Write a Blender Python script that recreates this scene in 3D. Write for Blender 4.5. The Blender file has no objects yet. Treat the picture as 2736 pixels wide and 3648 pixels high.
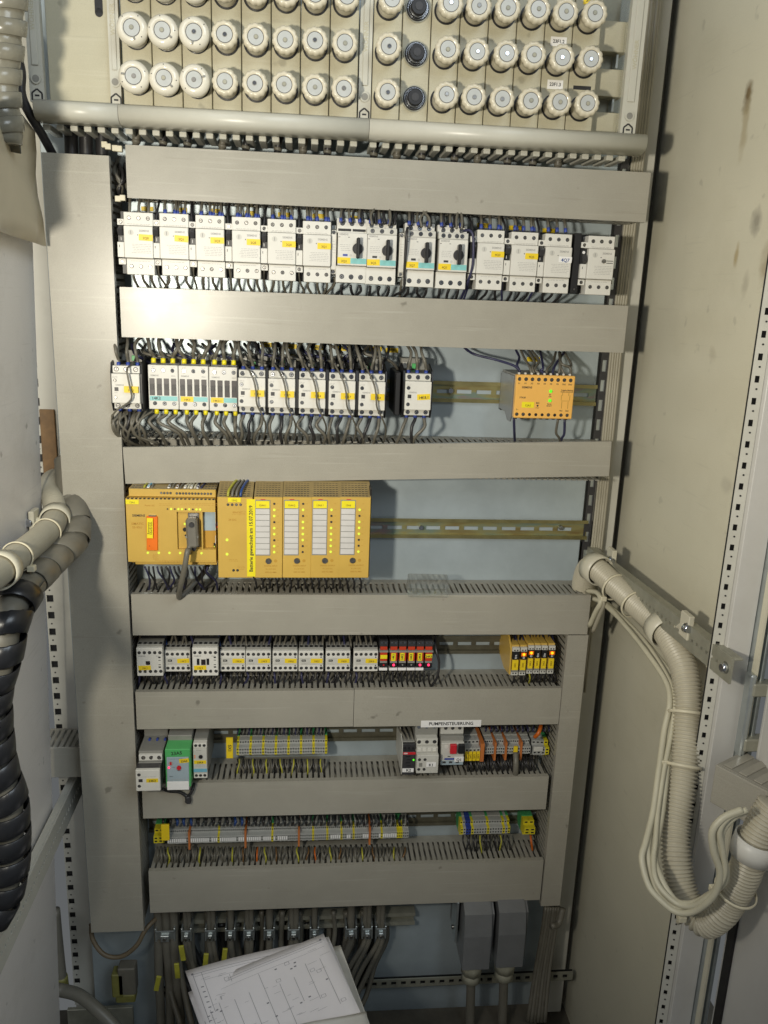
import bpy, bmesh, math, random
from mathutils import Vector, Matrix
random.seed(11)
S = bpy.context.scene
COL = S.collection
# ------------------------------------------------------------------ camera
# world: X right, Y into the cabinet, Z up; Y = 0 is the plane of the wire-duct covers
F = 2930.95
ROW = ((0.99536887, -0.03598604, -0.08913928), (0.01213272, 0.96690079, -0.254864), (0.09536038, 0.25260219, 0.96285956))
CAMPOS = Vector((0, -1.28, 0))
cx = Vector((ROW[0][0], ROW[0][2], -ROW[0][1]))
cy = Vector((ROW[1][0], ROW[1][2], -ROW[1][1]))
cz = Vector((ROW[2][0], ROW[2][2], -ROW[2][1]))
cam = bpy.data.cameras.new('camera')
cam.sensor_fit = 'VERTICAL'; cam.sensor_height = 36; cam.lens = 36 * F / 3648
cam.clip_start = .02; cam.clip_end = 60
camo = bpy.data.objects.new('camera', cam); COL.objects.link(camo)
m = Matrix((cx, -cy, -cz)).transposed().to_4x4(); m.translation = CAMPOS
camo.matrix_world = m
S.camera = camo
# ------------------------------------------------------------------ light
W = bpy.data.worlds.new('World'); S.world = W; W.use_nodes = True
bg = W.node_tree.nodes['Background']; bg.inputs[0].default_value = (.92, .97, 1, 1); bg.inputs[1].default_value = .13

def lamp(kind, name, loc, target, energy, color, **kw):
    l = bpy.data.lights.new(name, kind); l.energy = energy; l.color = color
    for k, v in kw.items(): setattr(l, k, v)
    o = bpy.data.objects.new(name, l); COL.objects.link(o); o.location = loc
    o.rotation_euler = (Vector(target) - Vector(loc)).to_track_quat('-Z', 'Y').to_euler()
    return o
lamp('SPOT', 'hand_lamp', (-.40, -1.18, -.02), (.06, 0, .09), 58, (1, .93, .78), spot_size=math.radians(116), spot_blend=1.0, shadow_soft_size=.038)
lamp('AREA', 'room_lamp', (1.1, -2.0, 1.3), (-.3, 0, .1), 31, (.82, .92, 1), shape='RECTANGLE', size=1.2, size_y=1.0)
lamp('AREA', 'wall_fill_light', (-1.2, -2.0, 1.3), (.4, 0, .0), 14, (.95, .97, 1), shape='RECTANGLE', size=1.2, size_y=1.0)  # added fill light from the left, brightens the right wall
S.view_settings.view_transform = 'Standard'; S.view_settings.look = 'None'; S.view_settings.exposure = -.12; S.view_settings.gamma = 1
S.view_settings.use_curve_mapping = False
S.cycles.max_bounces = 6
# ------------------------------------------------------------------ helpers
PL = .085        # front face of the mounting plate

def pt(px, py, Y):
    "point of the photograph (native pixels) on the plane Y"
    a, b = (px - 1368) / F, (py - 1824) / F
    d = cx * a + cy * b + cz
    return CAMPOS + d * ((Y - CAMPOS.y) / d.y)

def ptx(px, py, X):
    a, b = (px - 1368) / F, (py - 1824) / F
    d = cx * a + cy * b + cz
    return CAMPOS + d * (X / d.x)

def tag(o, label=None, cat=None, group=None, kind=None):
    if label: o['label'] = label
    if cat: o['category'] = cat
    if group: o['group'] = group
    if kind: o['kind'] = kind
    return o

def link(name, me, parent=None, loc=(0, 0, 0), rot=None):
    o = bpy.data.objects.new(name, me); COL.objects.link(o)
    o.location = loc
    if rot: o.rotation_euler = rot
    if parent: o.parent = parent
    return o

def thing(name, label, cat, loc, group=None, rot=None):
    o = link(name, None, None, loc, rot); o.empty_display_size = .02
    return tag(o, label, cat, group)

MESH = {}
def finish(bm, key, mats, smooth=False):
    me = bpy.data.meshes.new(str(key[0])); bm.to_mesh(me); bm.free()
    for mt in (mats if isinstance(mats, (list, tuple)) else [mats]): me.materials.append(M[mt])
    if smooth: me.polygons.foreach_set('use_smooth', [True] * len(me.polygons))
    MESH[key] = me
    return me

def boxm(sx, sy, sz, b, mat):
    key = ('box', round(sx, 5), round(sy, 5), round(sz, 5), b, mat)
    if key in MESH: return MESH[key]
    bm = bmesh.new(); bmesh.ops.create_cube(bm, size=1)
    bmesh.ops.scale(bm, vec=(sx, sy, sz), verts=bm.verts)
    b = min(b, .3 * min(sx, sy, sz))
    if b > 0: bmesh.ops.bevel(bm, geom=bm.edges[:], offset=b, segments=1, affect='EDGES')
    return finish(bm, key, mat)

def wbox(name, x0, x1, y0, y1, z0, z1, mat, parent=None, b=.0008, rot=None):
    "box in metres, world axes (or local axes of its parent)"
    return link(name, boxm(abs(x1 - x0), abs(y1 - y0), abs(z1 - z0), b, mat), parent, ((x0 + x1) / 2, (y0 + y1) / 2, (z0 + z1) / 2), rot)

def pb(par, name, mat, x0, x1, y0, y1, z0, z1, b=.5, rot=None):
    "box part in millimetres, y negative = towards the viewer"
    k = .001
    return wbox(name, x0 * k, x1 * k, y0 * k, y1 * k, z0 * k, z1 * k, mat, par, b * k, rot)

def cylm(r, h, n, mat, r2=None, b=0):
    key = ('disc', round(r, 5), round(h, 5), n, mat, r2, b)
    if key in MESH: return MESH[key]
    bm = bmesh.new()
    bmesh.ops.create_cone(bm, cap_ends=True, segments=n, radius1=r, radius2=r if r2 is None else r2, depth=h)
    bmesh.ops.rotate(bm, verts=bm.verts, matrix=Matrix.Rotation(math.pi / 2, 3, 'X'))   # radius1 end -> +Y (back)
    if b: bmesh.ops.bevel(bm, geom=[e for e in bm.edges if len(e.link_faces) == 2 and e.calc_face_angle() > 1], offset=b, segments=2, affect='EDGES')
    me = finish(bm, key, mat)
    me.polygons.foreach_set('use_smooth', [len(p.vertices) == 4 for p in me.polygons])
    return me

def pc(par, name, mat, x, z, y0, y1, r, n=14, r2=None, b=0):
    "cylinder part along y (mm); r at the back end y1, r2 at the front end y0"
    k = .001
    return link(name, cylm(r * k, abs(y1 - y0) * k, n, mat, None if r2 is None else r2 * k, b * k), par, (x * k, (y0 + y1) / 2 * k, z * k))

def screwm(r, bright):
    key = ('screw', r, bright)
    if key in MESH: return MESH[key]
    bm = bmesh.new(); k = .001
    def disc(rr, h, y, mi, n=12):
        g = bmesh.ops.create_cone(bm, cap_ends=True, segments=n, radius1=rr * k, radius2=rr * k * .93, depth=h * k)['verts']
        bmesh.ops.rotate(bm, verts=g, matrix=Matrix.Rotation(math.pi / 2, 3, 'X'))
        bmesh.ops.translate(bm, verts=g, vec=(0, y * k, 0))
        for f in {f for v in g for f in v.link_faces}: f.material_index = mi
    disc(r * 1.04, .3, -.1, 0); disc(r * (.80 if bright else .74), .7, -.35, 1)
    for a in (0, math.pi / 2) if bright else (0,):
        g = bmesh.ops.create_cube(bm, size=1)['verts']
        bmesh.ops.scale(bm, vec=(r * 1.15 * k, .3 * k, r * .26 * k), verts=g)
        bmesh.ops.rotate(bm, verts=g, matrix=Matrix.Rotation(a, 3, 'Y'))
        bmesh.ops.translate(bm, verts=g, vec=(0, -.8 * k, 0))
        for f in {f for v in g for f in v.link_faces}: f.material_index = 0
    return finish(bm, key, ['black', 'chrome' if bright else 'steel'])

def screw(par, x, z, y, r=2.8, bright=False):
    return link('screw', screwm(r, bright), par, (x * .001, y * .001, z * .001), (random.uniform(-.08, .08), random.uniform(0, 3), random.uniform(-.08, .08)))

def textm(s, size, mat):
    key = ('text', s, round(size, 5), mat)
    if key in MESH: return MESH[key]
    c = bpy.data.curves.new('text', 'FONT'); c.body = s; c.size = size; c.align_x = 'CENTER'; c.align_y = 'CENTER'; c.resolution_u = 2; c.extrude = .00004; c.offset = size * .022
    o = bpy.data.objects.new('text', c)
    me = bpy.data.meshes.new_from_object(o)
    bpy.data.objects.remove(o)
    me.materials.clear(); me.materials.append(M[mat]); MESH[key] = me
    return me

def txt(par, s, size, mat, x, z, y, roll=0, name='lettering'):
    "flat print facing the viewer; mm; roll counter-clockwise in degrees"
    return link(name, textm(s, size * .001, mat), par, (x * .001, (y - .06) * .001, z * .001), (math.pi / 2, -math.radians(roll), 0))

def smoothpath(pts, n=6):
    P = [Vector(p) for p in pts]; out = []
    P = [2 * P[0] - P[1]] + P + [2 * P[-1] - P[-2]]
    for i in range(1, len(P) - 2):
        a, b, c, d = P[i - 1:i + 3]
        for j in range(n):
            t = j / n
            out.append(.5 * ((2 * b) + (c - a) * t + (2 * a - 5 * b + 4 * c - d) * t * t + (3 * b - a - 3 * c + d) * t ** 3))
    out.append(P[-2].copy())
    return out

def sweep(path, rfun, n, mat, name='tube', up=None):
    "tube mesh along a list of points; rfun(i) radius; returned mesh is relative to path[0]"
    bm = bmesh.new(); o = path[0]; rings = []
    nrm = None
    for i, p in enumerate(path):
        t = (path[min(i + 1, len(path) - 1)] - path[max(i - 1, 0)]).normalized()
        if nrm is None:
            nrm = t.orthogonal().normalized()
        nrm = (nrm - t * nrm.dot(t)).normalized(); bn = t.cross(nrm)
        r = rfun(i)
        rings.append([bm.verts.new(p - o + (nrm * math.cos(2 * math.pi * k / n) + bn * math.sin(2 * math.pi * k / n)) * r) for k in range(n)])
    for a, b in zip(rings, rings[1:]):
        for k in range(n): bm.faces.new((a[k], a[(k + 1) % n], b[(k + 1) % n], b[k]))
    bm.faces.new(rings[0][::-1]); bm.faces.new(rings[-1])
    bmesh.ops.recalc_face_normals(bm, faces=bm.faces[:])
    return finish(bm, (name, random.random()), mat, True)

def tube(name, pts, r, mat, n=7, seg=6, parent=None, raw=False):
    path = [Vector(p) for p in pts] if raw else smoothpath(pts, seg)
    me = sweep(path, lambda i: r, n, mat, name)
    off = path[0]
    if parent is not None: off = off - parent.location
    return link(name, me, parent, off)

def boxes(name, lst, mat, parent=None, loc=(0, 0, 0), rot=None, b=0):
    "several boxes of ONE piece in one mesh (metres)"
    bm = bmesh.new()
    for x0, x1, y0, y1, z0, z1 in lst:
        g = bmesh.ops.create_cube(bm, size=1)['verts']
        bmesh.ops.scale(bm, vec=(x1 - x0, y1 - y0, z1 - z0), verts=g)
        bmesh.ops.translate(bm, vec=((x0 + x1) / 2, (y0 + y1) / 2, (z0 + z1) / 2), verts=g)
    return link(name, finish(bm, (name, random.random()), mat), parent, loc, rot)

def prism(name, prof, x0, x1, mat, parent=None, loc=(0, 0, 0), rot=None, smooth=False):
    "profile of (y, z) points extruded along x (metres)"
    bm = bmesh.new()
    a = [bm.verts.new((x0, y, z)) for y, z in prof]; b = [bm.verts.new((x1, y, z)) for y, z in prof]
    n = len(prof)
    for i in range(n):
        f = bm.faces.new((a[i], a[(i + 1) % n], b[(i + 1) % n], b[i])); f.smooth = smooth
    bm.faces.new(a[::-1]); bm.faces.new(b)
    bmesh.ops.recalc_face_normals(bm, faces=bm.faces[:])
    return link(name, finish(bm, (name, random.random()), mat), parent, loc, rot)

def strip_holes(L, Wd, t, holes, hv):
    "strip along z (length L, width Wd in x, thickness t in y) with holes [(z0,z1)] hv=(x0,x1): list of boxes"
    out = [(-Wd / 2, hv[0], 0, t, 0, L), (hv[1], Wd / 2, 0, t, 0, L)]
    z = 0
    for a, b in holes:
        if a > z: out.append((hv[0], hv[1], 0, t, z, a))
        z = b
    if z < L: out.append((hv[0], hv[1], 0, t, z, L))
    return out
# ------------------------------------------------------------------ materials
M = {}
def mat(name, col, rough=.5, metal=0, var=.08, scale=30, bump=0, bscale=200, spec=.5, grime=0, gcol=(.12, .10, .07), gscale=6, aniso=None):
    m = bpy.data.materials.new(name); m.use_nodes = True; N = m.node_tree.nodes; L = m.node_tree.links
    p = N['Principled BSDF']; p.inputs['Roughness'].default_value = rough; p.inputs['Metallic'].default_value = metal
    p.inputs['Specular IOR Level'].default_value = spec
    p.inputs['Base Color'].default_value = (*col, 1)
    M[name] = m
    if var or grime or bump:
        tc = N.new('ShaderNodeTexCoord'); g = N.new('ShaderNodeNewGeometry')
        src = g.outputs['Position']
    if var:
        n1 = N.new('ShaderNodeTexNoise'); n1.inputs['Scale'].default_value = scale; n1.inputs['Detail'].default_value = 5; n1.inputs['Roughness'].default_value = .65
        if aniso:
            mp = N.new('ShaderNodeMapping'); mp.inputs['Scale'].default_value = aniso; L.new(src, mp.inputs[0]); L.new(mp.outputs[0], n1.inputs['Vector'])
        else: L.new(src, n1.inputs['Vector'])
        r = N.new('ShaderNodeValToRGB'); e = r.color_ramp.elements
        e[0].position = .3; e[1].position = .7
        e[0].color = (*[c * (1 - var) for c in col], 1); e[1].color = (*[min(1, c * (1 + var)) for c in col], 1)
        L.new(n1.outputs['Fac'], r.inputs[0]); out = r.outputs[0]
        if grime:
            n2 = N.new('ShaderNodeTexNoise'); n2.inputs['Scale'].default_value = gscale; n2.inputs['Detail'].default_value = 8; n2.inputs['Roughness'].default_value = .7
            L.new(src, n2.inputs['Vector'])
            rr = N.new('ShaderNodeMapRange'); rr.inputs[1].default_value = .52; rr.inputs[2].default_value = .78; rr.inputs[4].default_value = grime
            L.new(n2.outputs['Fac'], rr.inputs[0])
            mx = N.new('ShaderNodeMix'); mx.data_type = 'RGBA'; L.new(rr.outputs[0], mx.inputs['Factor']); L.new(out, mx.inputs['A']); mx.inputs['B'].default_value = (*gcol, 1)
            out = mx.outputs['Result']
        L.new(out, p.inputs['Base Color'])
        rm = N.new('ShaderNodeMapRange'); rm.inputs[3].default_value = max(0, rough - .07); rm.inputs[4].default_value = min(1, rough + .07)
        L.new(n1.outputs['Fac'], rm.inputs[0]); L.new(rm.outputs[0], p.inputs['Roughness'])
    if bump:
        n3 = N.new('ShaderNodeTexNoise'); n3.inputs['Scale'].default_value = bscale; n3.inputs['Detail'].default_value = 3; L.new(src, n3.inputs['Vector'])
        bp = N.new('ShaderNodeBump'); bp.inputs['Strength'].default_value = bump; bp.inputs['Distance'].default_value = .001
        L.new(n3.outputs['Fac'], bp.inputs['Height']); L.new(bp.outputs[0], p.inputs['Normal'])
    return m

def glow(name, col, strength):
    m = bpy.data.materials.new(name); m.use_nodes = True; p = m.node_tree.nodes['Principled BSDF']
    p.inputs['Base Color'].default_value = (*col, 1); p.inputs['Emission Color'].default_value = (*col, 1); p.inputs['Emission Strength'].default_value = strength
    M[name] = m

def glass(name, col, rough, alpha):
    m = bpy.data.materials.new(name); m.use_nodes = True; p = m.node_tree.nodes['Principled BSDF']
    p.inputs['Base Color'].default_value = (*col, 1); p.inputs['Roughness'].default_value = rough; p.inputs['Transmission Weight'].default_value = 1
    p.inputs['IOR'].default_value = 1.3; p.inputs['Alpha'].default_value = alpha
    M[name] = m
mat('duct', (.345, .326, .272), .31, var=.05, scale=14, bump=.06, bscale=900, grime=.16, gcol=(.22, .20, .15), gscale=5)
mat('duct_side', (.30, .285, .24), .55, var=.1, scale=40, grime=.3, gcol=(.12, .11, .08), gscale=30)
mat('plate', (.43, .495, .525), .38, .35, var=.10, scale=9, bump=.05, bscale=60, grime=.12, gcol=(.25, .30, .32), gscale=12)
mat('wall', (.62, .59, .46), .40, var=.03, scale=6, bump=.10, bscale=500, grime=.22, gcol=(.36, .32, .2), gscale=5)
mat('door_paint', (.56, .55, .52), .32, var=.04, scale=5, bump=.06, bscale=400, grime=.3, gcol=(.34, .32, .27), gscale=6)
mat('side_paint', (.80, .765, .73), .30, var=.04, scale=5, bump=.06, bscale=300, grime=.35, gcol=(.40, .37, .31), gscale=5, aniso=(1, 1, .3))
mat('frame_paint', (.52, .51, .45), .4, var=.05, scale=10, bump=.06, bscale=400, grime=.2, gcol=(.2, .19, .15), gscale=14)
mat('floor', (.10, .09, .07), .7, var=.3, scale=12, bump=.3, bscale=80, grime=.5, gcol=(.03, .025, .02), gscale=8)
mat('galv', (.52, .56, .56), .38, .85, var=.15, scale=40, grime=.25, gcol=(.22, .22, .2), gscale=20)
mat('galv_dull', (.34, .335, .27), .5, .45, var=.14, scale=50, grime=.25, gcol=(.16, .15, .1), gscale=20)
mat('seal', (.012, .011, .011), .6, var=0)
mat('fuse_panel', (.47, .44, .32), .42, var=.05, scale=25, bump=.05, bscale=600, grime=.22, gcol=(.34, .32, .22), gscale=9, aniso=(.25, 1, 1))
mat('fuse_trim', (.52, .51, .44), .36, var=.04, scale=20, bump=.04, bscale=500, grime=.15, gcol=(.3, .29, .22), gscale=9)
mat('porcelain', (.70, .665, .56), .14, var=.04, scale=30, spec=.6, grime=.15, gcol=(.45, .40, .28), gscale=30)
mat('cap_cream', (.62, .57, .44), .22, var=.05, scale=40, grime=.25, gcol=(.40, .35, .22), gscale=40)
mat('cap_window', (.46, .475, .46), .32, var=.06, scale=60, spec=.4)
mat('white_plastic', (.65, .635, .58), .42, var=.03, scale=40, bump=.04, bscale=900, grime=.12, gcol=(.42, .38, .28), gscale=18)
mat('grey_plastic', (.54, .53, .48), .45, var=.05, scale=40, grime=.2, gcol=(.25, .24, .2), gscale=25)
mat('mid_plastic', (.24, .235, .21), .5, var=.08, scale=40, grime=.3, gcol=(.1, .1, .08), gscale=25)
mat('black', (.012, .012, .013), .42, var=0)
mat('charcoal', (.035, .034, .036), .4, var=.15, scale=60)
mat('slot_dark', (.02, .014, .016), .35, var=.3, scale=150)
mat('yellow_tag', (.80, .58, .015), .45, var=.06, scale=60)
mat('yellow_tape', (.82, .70, .02), .35, var=.04, scale=60)
mat('teal_tag', (.22, .53, .52), .4, var=.06, scale=60)
mat('white_tag', (.80, .79, .77), .5, var=.03, scale=40)
mat('label_paper', (.58, .56, .53), .55, var=.05, scale=40)
mat('ink', (.02, .02, .022), .6, var=0)
mat('print_line', (.20, .20, .22), .6, var=0)
mat('print_grey', (.33, .32, .30), .6, var=0)
mat('print_tag', (.22, .14, .01), .6, var=0)
mat('print_plc', (.42, .21, .02), .6, var=0)
mat('plc', (.57, .37, .075), .38, var=.05, scale=18, bump=.04, bscale=700, grime=.15, gcol=(.42, .22, .03), gscale=14)
mat('plc_deep', (.48, .27, .035), .45, var=.06, scale=30)
mat('plc_vent', (.30, .22, .09), .5, var=.12, scale=60, grime=.3, gcol=(.15, .13, .09), gscale=20)
mat('amber', (.80, .44, .10), .38, var=.03, scale=30, bump=.03, bscale=700, grime=.06, gcol=(.5, .3, .1), gscale=12)
mat('orange', (.80, .17, .008), .4, var=.05, scale=50)
mat('term_orange', (.48, .15, .035), .5, var=.08, scale=50)
mat('red_relay', (.50, .045, .015), .28, var=.08, scale=60)
mat('red', (.55, .02, .03), .35, var=.05, scale=60)
mat('green', (.08, .40, .12), .42, var=.06, scale=40)
mat('blue_panel', (.33, .41, .45), .45, var=.05, scale=40)
mat('blue', (.03, .06, .30), .45, var=.1, scale=60)
mat('lightblue', (.16, .40, .52), .5, var=.08, scale=60)
mat('term_grey', (.40, .405, .38), .5, var=.07, scale=80, grime=.2, gcol=(.2, .2, .17), gscale=30)
mat('term_yellow', (.66, .56, .02), .5, var=.06, scale=80)
mat('term_green', (.06, .34, .12), .5, var=.06, scale=80)
mat('pe_green', (.10, .40, .22), .5, var=.06, scale=80)
mat('chrome', (.60, .62, .66), .18, 1, var=.05, scale=200)
mat('steel', (.30, .29, .275), .34, 1, var=.12, scale=200)
mat('wire', (.125, .115, .09), .42, var=.2, scale=60)
mat('wire_black', (.022, .021, .022), .38, var=.2, scale=60)
mat('wire_navy', (.03, .03, .075), .4, var=.2, scale=60)
mat('wire_blue', (.02, .06, .22), .4, var=.1, scale=60)
mat('wire_gy', (.40, .38, .04), .45, var=.2, scale=60)
mat('olive', (.20, .19, .05), .5, var=.2, scale=60)
mat('bow_brown', (.15, .115, .07), .5, var=.1, scale=60)
mat('rust', (.19, .11, .045), .6, var=.3, scale=40)
mat('rail_lip', (.36, .32, .15), .32, .8, var=.15, scale=40)
mat('rail_dull', (.15, .14, .10), .4, .5, var=.2, scale=60)
mat('wire_orange', (.55, .12, .01), .4, var=.1, scale=60)
mat('wire_brown', (.16, .085, .03), .4, var=.1, scale=60)
mat('cable_grey', (.145, .135, .108), .48, var=.1, scale=40, grime=.2, gcol=(.1, .09, .06), gscale=20)
mat('plug_grey', (.15, .14, .115), .45, var=.1, scale=40)
mat('cable_light', (.50, .47, .35), .45, var=.06, scale=40, grime=.25, gcol=(.28, .25, .15), gscale=14)
mat('hose', (.47, .435, .335), .42, var=.06, scale=30, grime=.3, gcol=(.28, .23, .12), gscale=10)
mat('hose_grey', (.36, .335, .26), .45, var=.06, scale=30, grime=.3, gcol=(.2, .18, .12), gscale=12)
mat('sleeve_grey', (.17, .16, .13), .42, var=.12, scale=20, grime=.25, gcol=(.05, .05, .04), gscale=14)
mat('sleeve_black', (.018, .019, .022), .30, var=.2, scale=30, bump=.15, bscale=50)
mat('tie', (.62, .57, .42), .35, var=.06, scale=40)
mat('clamp', (.56, .53, .42), .38, var=.05, scale=30)
mat('wrap', (.19, .18, .14), .25, var=.2, scale=25, bump=.5, bscale=60)
mat('bag', (.53, .47, .34), .38, var=.08, scale=8, bump=.25, bscale=25, grime=.25, gcol=(.36, .27, .1), gscale=9)
mat('paper', (.80, .77, .78), .6, var=.03, scale=10, bump=.05, bscale=300)
mat('board', (.55, .54, .50), .5, var=.04, scale=10)
mat('housing', (.17, .175, .178), .38, .1, var=.08, scale=30, bump=.15, bscale=300, grime=.3, gcol=(.13, .13, .11), gscale=18)
mat('gland', (.36, .35, .27), .45, var=.06, scale=40, grime=.2, gcol=(.2, .19, .13), gscale=20)
mat('lens_dark', (.03, .045, .01), .2, var=0)
glass('clear', (.93, .97, .95), .12, .32)
glow('led_green', (.35, .85, .05), 1.6); glow('led_yellow', (.58, .72, .06), .5); glow('led_red', (1, .03, .10), 2.5); glow('led_amber', (1, .36, .01), 2.2); glow('led_lime', (.10, .9, .02), .7)

def wear(name, streak, speck, spots):
    "fine speckle, long handling scuffs and small dark nicks on top of a paint"
    m = M[name]; N = m.node_tree.nodes; L = m.node_tree.links; p = N['Principled BSDF']; src = p.inputs['Base Color'].links[0].from_socket
    g = N.new('ShaderNodeNewGeometry')
    def layer(scale3, sc, lo, hi, col, amt, det=3):
        nonlocal src
        mp = N.new('ShaderNodeMapping'); mp.inputs['Scale'].default_value = scale3; L.new(g.outputs['Position'], mp.inputs[0])
        n = N.new('ShaderNodeTexNoise'); n.inputs['Scale'].default_value = sc; n.inputs['Detail'].default_value = det; L.new(mp.outputs[0], n.inputs['Vector'])
        r = N.new('ShaderNodeMapRange'); r.inputs[1].default_value = lo; r.inputs[2].default_value = hi; r.inputs[4].default_value = amt; L.new(n.outputs['Fac'], r.inputs[0])
        x = N.new('ShaderNodeMix'); x.data_type = 'RGBA'; L.new(r.outputs[0], x.inputs['Factor']); L.new(src, x.inputs['A']); x.inputs['B'].default_value = (*col, 1); src = x.outputs['Result']
        return r
    layer((1, 1, 1), 900, .5, .75, (.12, .11, .08), speck, 1)
    layer((1, 1, 1), 1100, .52, .78, (.75, .73, .66), speck * .7, 1)
    layer((2.2, 2.2, 90), 2.4, .60, .74, (.62, .60, .53), streak)
    layer((3, 3, 60), 3.1, .63, .72, (.17, .155, .12), streak * .8)
    layer((1, 1, 1), 38, .70, .76, (.10, .09, .07), spots, 2)
    L.new(src, p.inputs['Base Color'])
wear('duct', .22, .22, .55)
wear('wall', .10, .14, .2)
wear('side_paint', .14, .12, .45)
wear('fuse_panel', .14, .14, .3)
def rail_mat():
    "yellow-chromated steel: thin-film colours that drift along the rail"
    m = bpy.data.materials.new('chromate'); m.use_nodes = True; N = m.node_tree.nodes; L = m.node_tree.links; p = N['Principled BSDF']
    g = N.new('ShaderNodeNewGeometry'); mp = N.new('ShaderNodeMapping'); mp.inputs['Scale'].default_value = (12, 10, 45); L.new(g.outputs['Position'], mp.inputs[0])
    n = N.new('ShaderNodeTexNoise'); n.inputs['Scale'].default_value = 1; n.inputs['Detail'].default_value = 3; L.new(mp.outputs[0], n.inputs['Vector'])
    r = N.new('ShaderNodeValToRGB'); e = r.color_ramp.elements; e[0].position = .3; e[0].color = (.26, .18, .07, 1); e[1].position = .72; e[1].color = (.40, .32, .12, 1)
    a = e.new(.45); a.color = (.36, .33, .15, 1); a = e.new(.56); a.color = (.24, .32, .26, 1); a = e.new(.64); a.color = (.32, .24, .24, 1)
    L.new(n.outputs['Fac'], r.inputs[0]); L.new(r.outputs[0], p.inputs['Base Color']); p.inputs['Metallic'].default_value = .65; p.inputs['Roughness'].default_value = .38
    M['chromate'] = m
rail_mat()
# ------------------------------------------------------------------ the cabinet shell
XR, XL, YB = .570, -.455, .175
tag(wbox('mounting_plate', -.40, .488, PL, PL + .003, -1.62, .75, 'plate', b=.001), 'bluish galvanised mounting plate behind all the devices', 'panel', kind='structure')
tag(wbox('back_wall', XL - .02, XR + .004, YB + .03, YB + .034, -1.7, .9, 'frame_paint', b=0), kind='structure')
wall = wbox('right_wall', XR, XR + .003, -.372, YB, -1.7, .9, 'wall', b=0); tag(wall, kind='structure')
tag(wbox('cabinet_floor', -.7, .9, -1.1, YB, -1.474, -1.47, 'floor', b=0), kind='structure')
# stains of the right wall: small dried brown splashes and ring marks, as wear in the paint
def stains():
    m = M['wall'].copy(); m.name = 'wall_stained'; N = m.node_tree.nodes; L = m.node_tree.links; p = N['Principled BSDF']
    src = p.inputs['Base Color'].links[0].from_socket
    g = N.new('ShaderNodeNewGeometry')
    n = N.new('ShaderNodeTexNoise'); n.inputs['Scale'].default_value = 45; n.inputs['Detail'].default_value = 6; L.new(g.outputs['Position'], n.inputs['Vector'])
    for px, py, ry, rz, col, amt in ((2665, 340, .013, .022, (.16, .11, .05), 1.6), (2655, 440, .012, .05, (.36, .29, .16), .9), (2695, 790, .016, .02, (.26, .24, .19), 1.3), (2625, 900, .008, .022, (.34, .25, .1), 1.1),
                                 (2730, 940, .02, .03, (.30, .24, .14), 1.0), (2655, 1010, .011, .024, (.40, .37, .28), 1.0), (2700, 1330, .02, .02, (.42, .38, .28), .8), (2540, 1260, .012, .012, (.42, .38, .28), .8), (2590, 1730, .02, .012, (.40, .37, .29), .7)):
        c = ptx(px, py, XR)
        mp = N.new('ShaderNodeMapping'); mp.vector_type = 'TEXTURE'; mp.inputs['Location'].default_value = c; mp.inputs['Scale'].default_value = (1, ry, rz)
        L.new(g.outputs['Position'], mp.inputs[0])
        ln = N.new('ShaderNodeVectorMath'); ln.operation = 'LENGTH'
        cl = N.new('ShaderNodeVectorMath'); cl.operation = 'MULTIPLY'; cl.inputs[1].default_value = (0, 1, 1); L.new(mp.outputs[0], cl.inputs[0]); L.new(cl.outputs[0], ln.inputs[0])
        ad = N.new('ShaderNodeMath'); ad.operation = 'MULTIPLY_ADD'; L.new(n.outputs['Fac'], ad.inputs[0]); ad.inputs[1].default_value = 1.5; L.new(ln.outputs['Value'], ad.inputs[2])
        mr = N.new('ShaderNodeMapRange'); mr.inputs[1].default_value = 1.05; mr.inputs[2].default_value = 1.75; mr.inputs[3].default_value = amt * .62; mr.inputs[4].default_value = 0; L.new(ad.outputs[0], mr.inputs[0])
        mx = N.new('ShaderNodeMix'); mx.data_type = 'RGBA'; L.new(mr.outputs[0], mx.inputs['Factor']); L.new(src, mx.inputs['A']); mx.inputs['B'].default_value = (*col, 1); src = mx.outputs['Result']
    L.new(src, p.inputs['Base Color']); M['wall_stained'] = m
    wall.data = wall.data.copy(); wall.data.materials[0] = m
stains()
# left side: a big painted side panel, leaning a little, seen almost edge-on
def sheet(name, quad, t, mat_, **kw):
    bm = bmesh.new(); a = [Vector(q) for q in quad]; n = (a[1] - a[0]).cross(a[3] - a[0]).normalized() * t
    o = a[0]
    v = [bm.verts.new(q - o) for q in a]; w = [bm.verts.new(q - o + n) for q in a]
    bm.faces.new(v); bm.faces.new(w[::-1])
    for i in range(4): bm.faces.new((v[i], w[i], w[(i + 1) % 4], v[(i + 1) % 4]))
    bmesh.ops.recalc_face_normals(bm, faces=bm.faces[:])
    return link(name, finish(bm, (name, random.random()), mat_), None, o)
lp = sheet('left_wall', [(-.3925, .0, .10), (-.3925, -.45, .10), (-.450, -.45, -1.60), (-.450, .0, -1.60)], -.004, 'side_paint'); tag(lp, kind='structure')
tag(wbox('left_wall_upper', -.452, -.448, -.45, .06, .102, .9, 'side_paint', b=0), kind='structure')
tag(wbox('left_back_wall', -.56, -.555, -.02, YB, -1.7, .9, 'frame_paint', b=0), kind='structure')

def slots(L, p0, pitch, h):
    out = []; z = p0
    while z + h < L: out.append((z, z + h)); z += pitch
    return out
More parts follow.
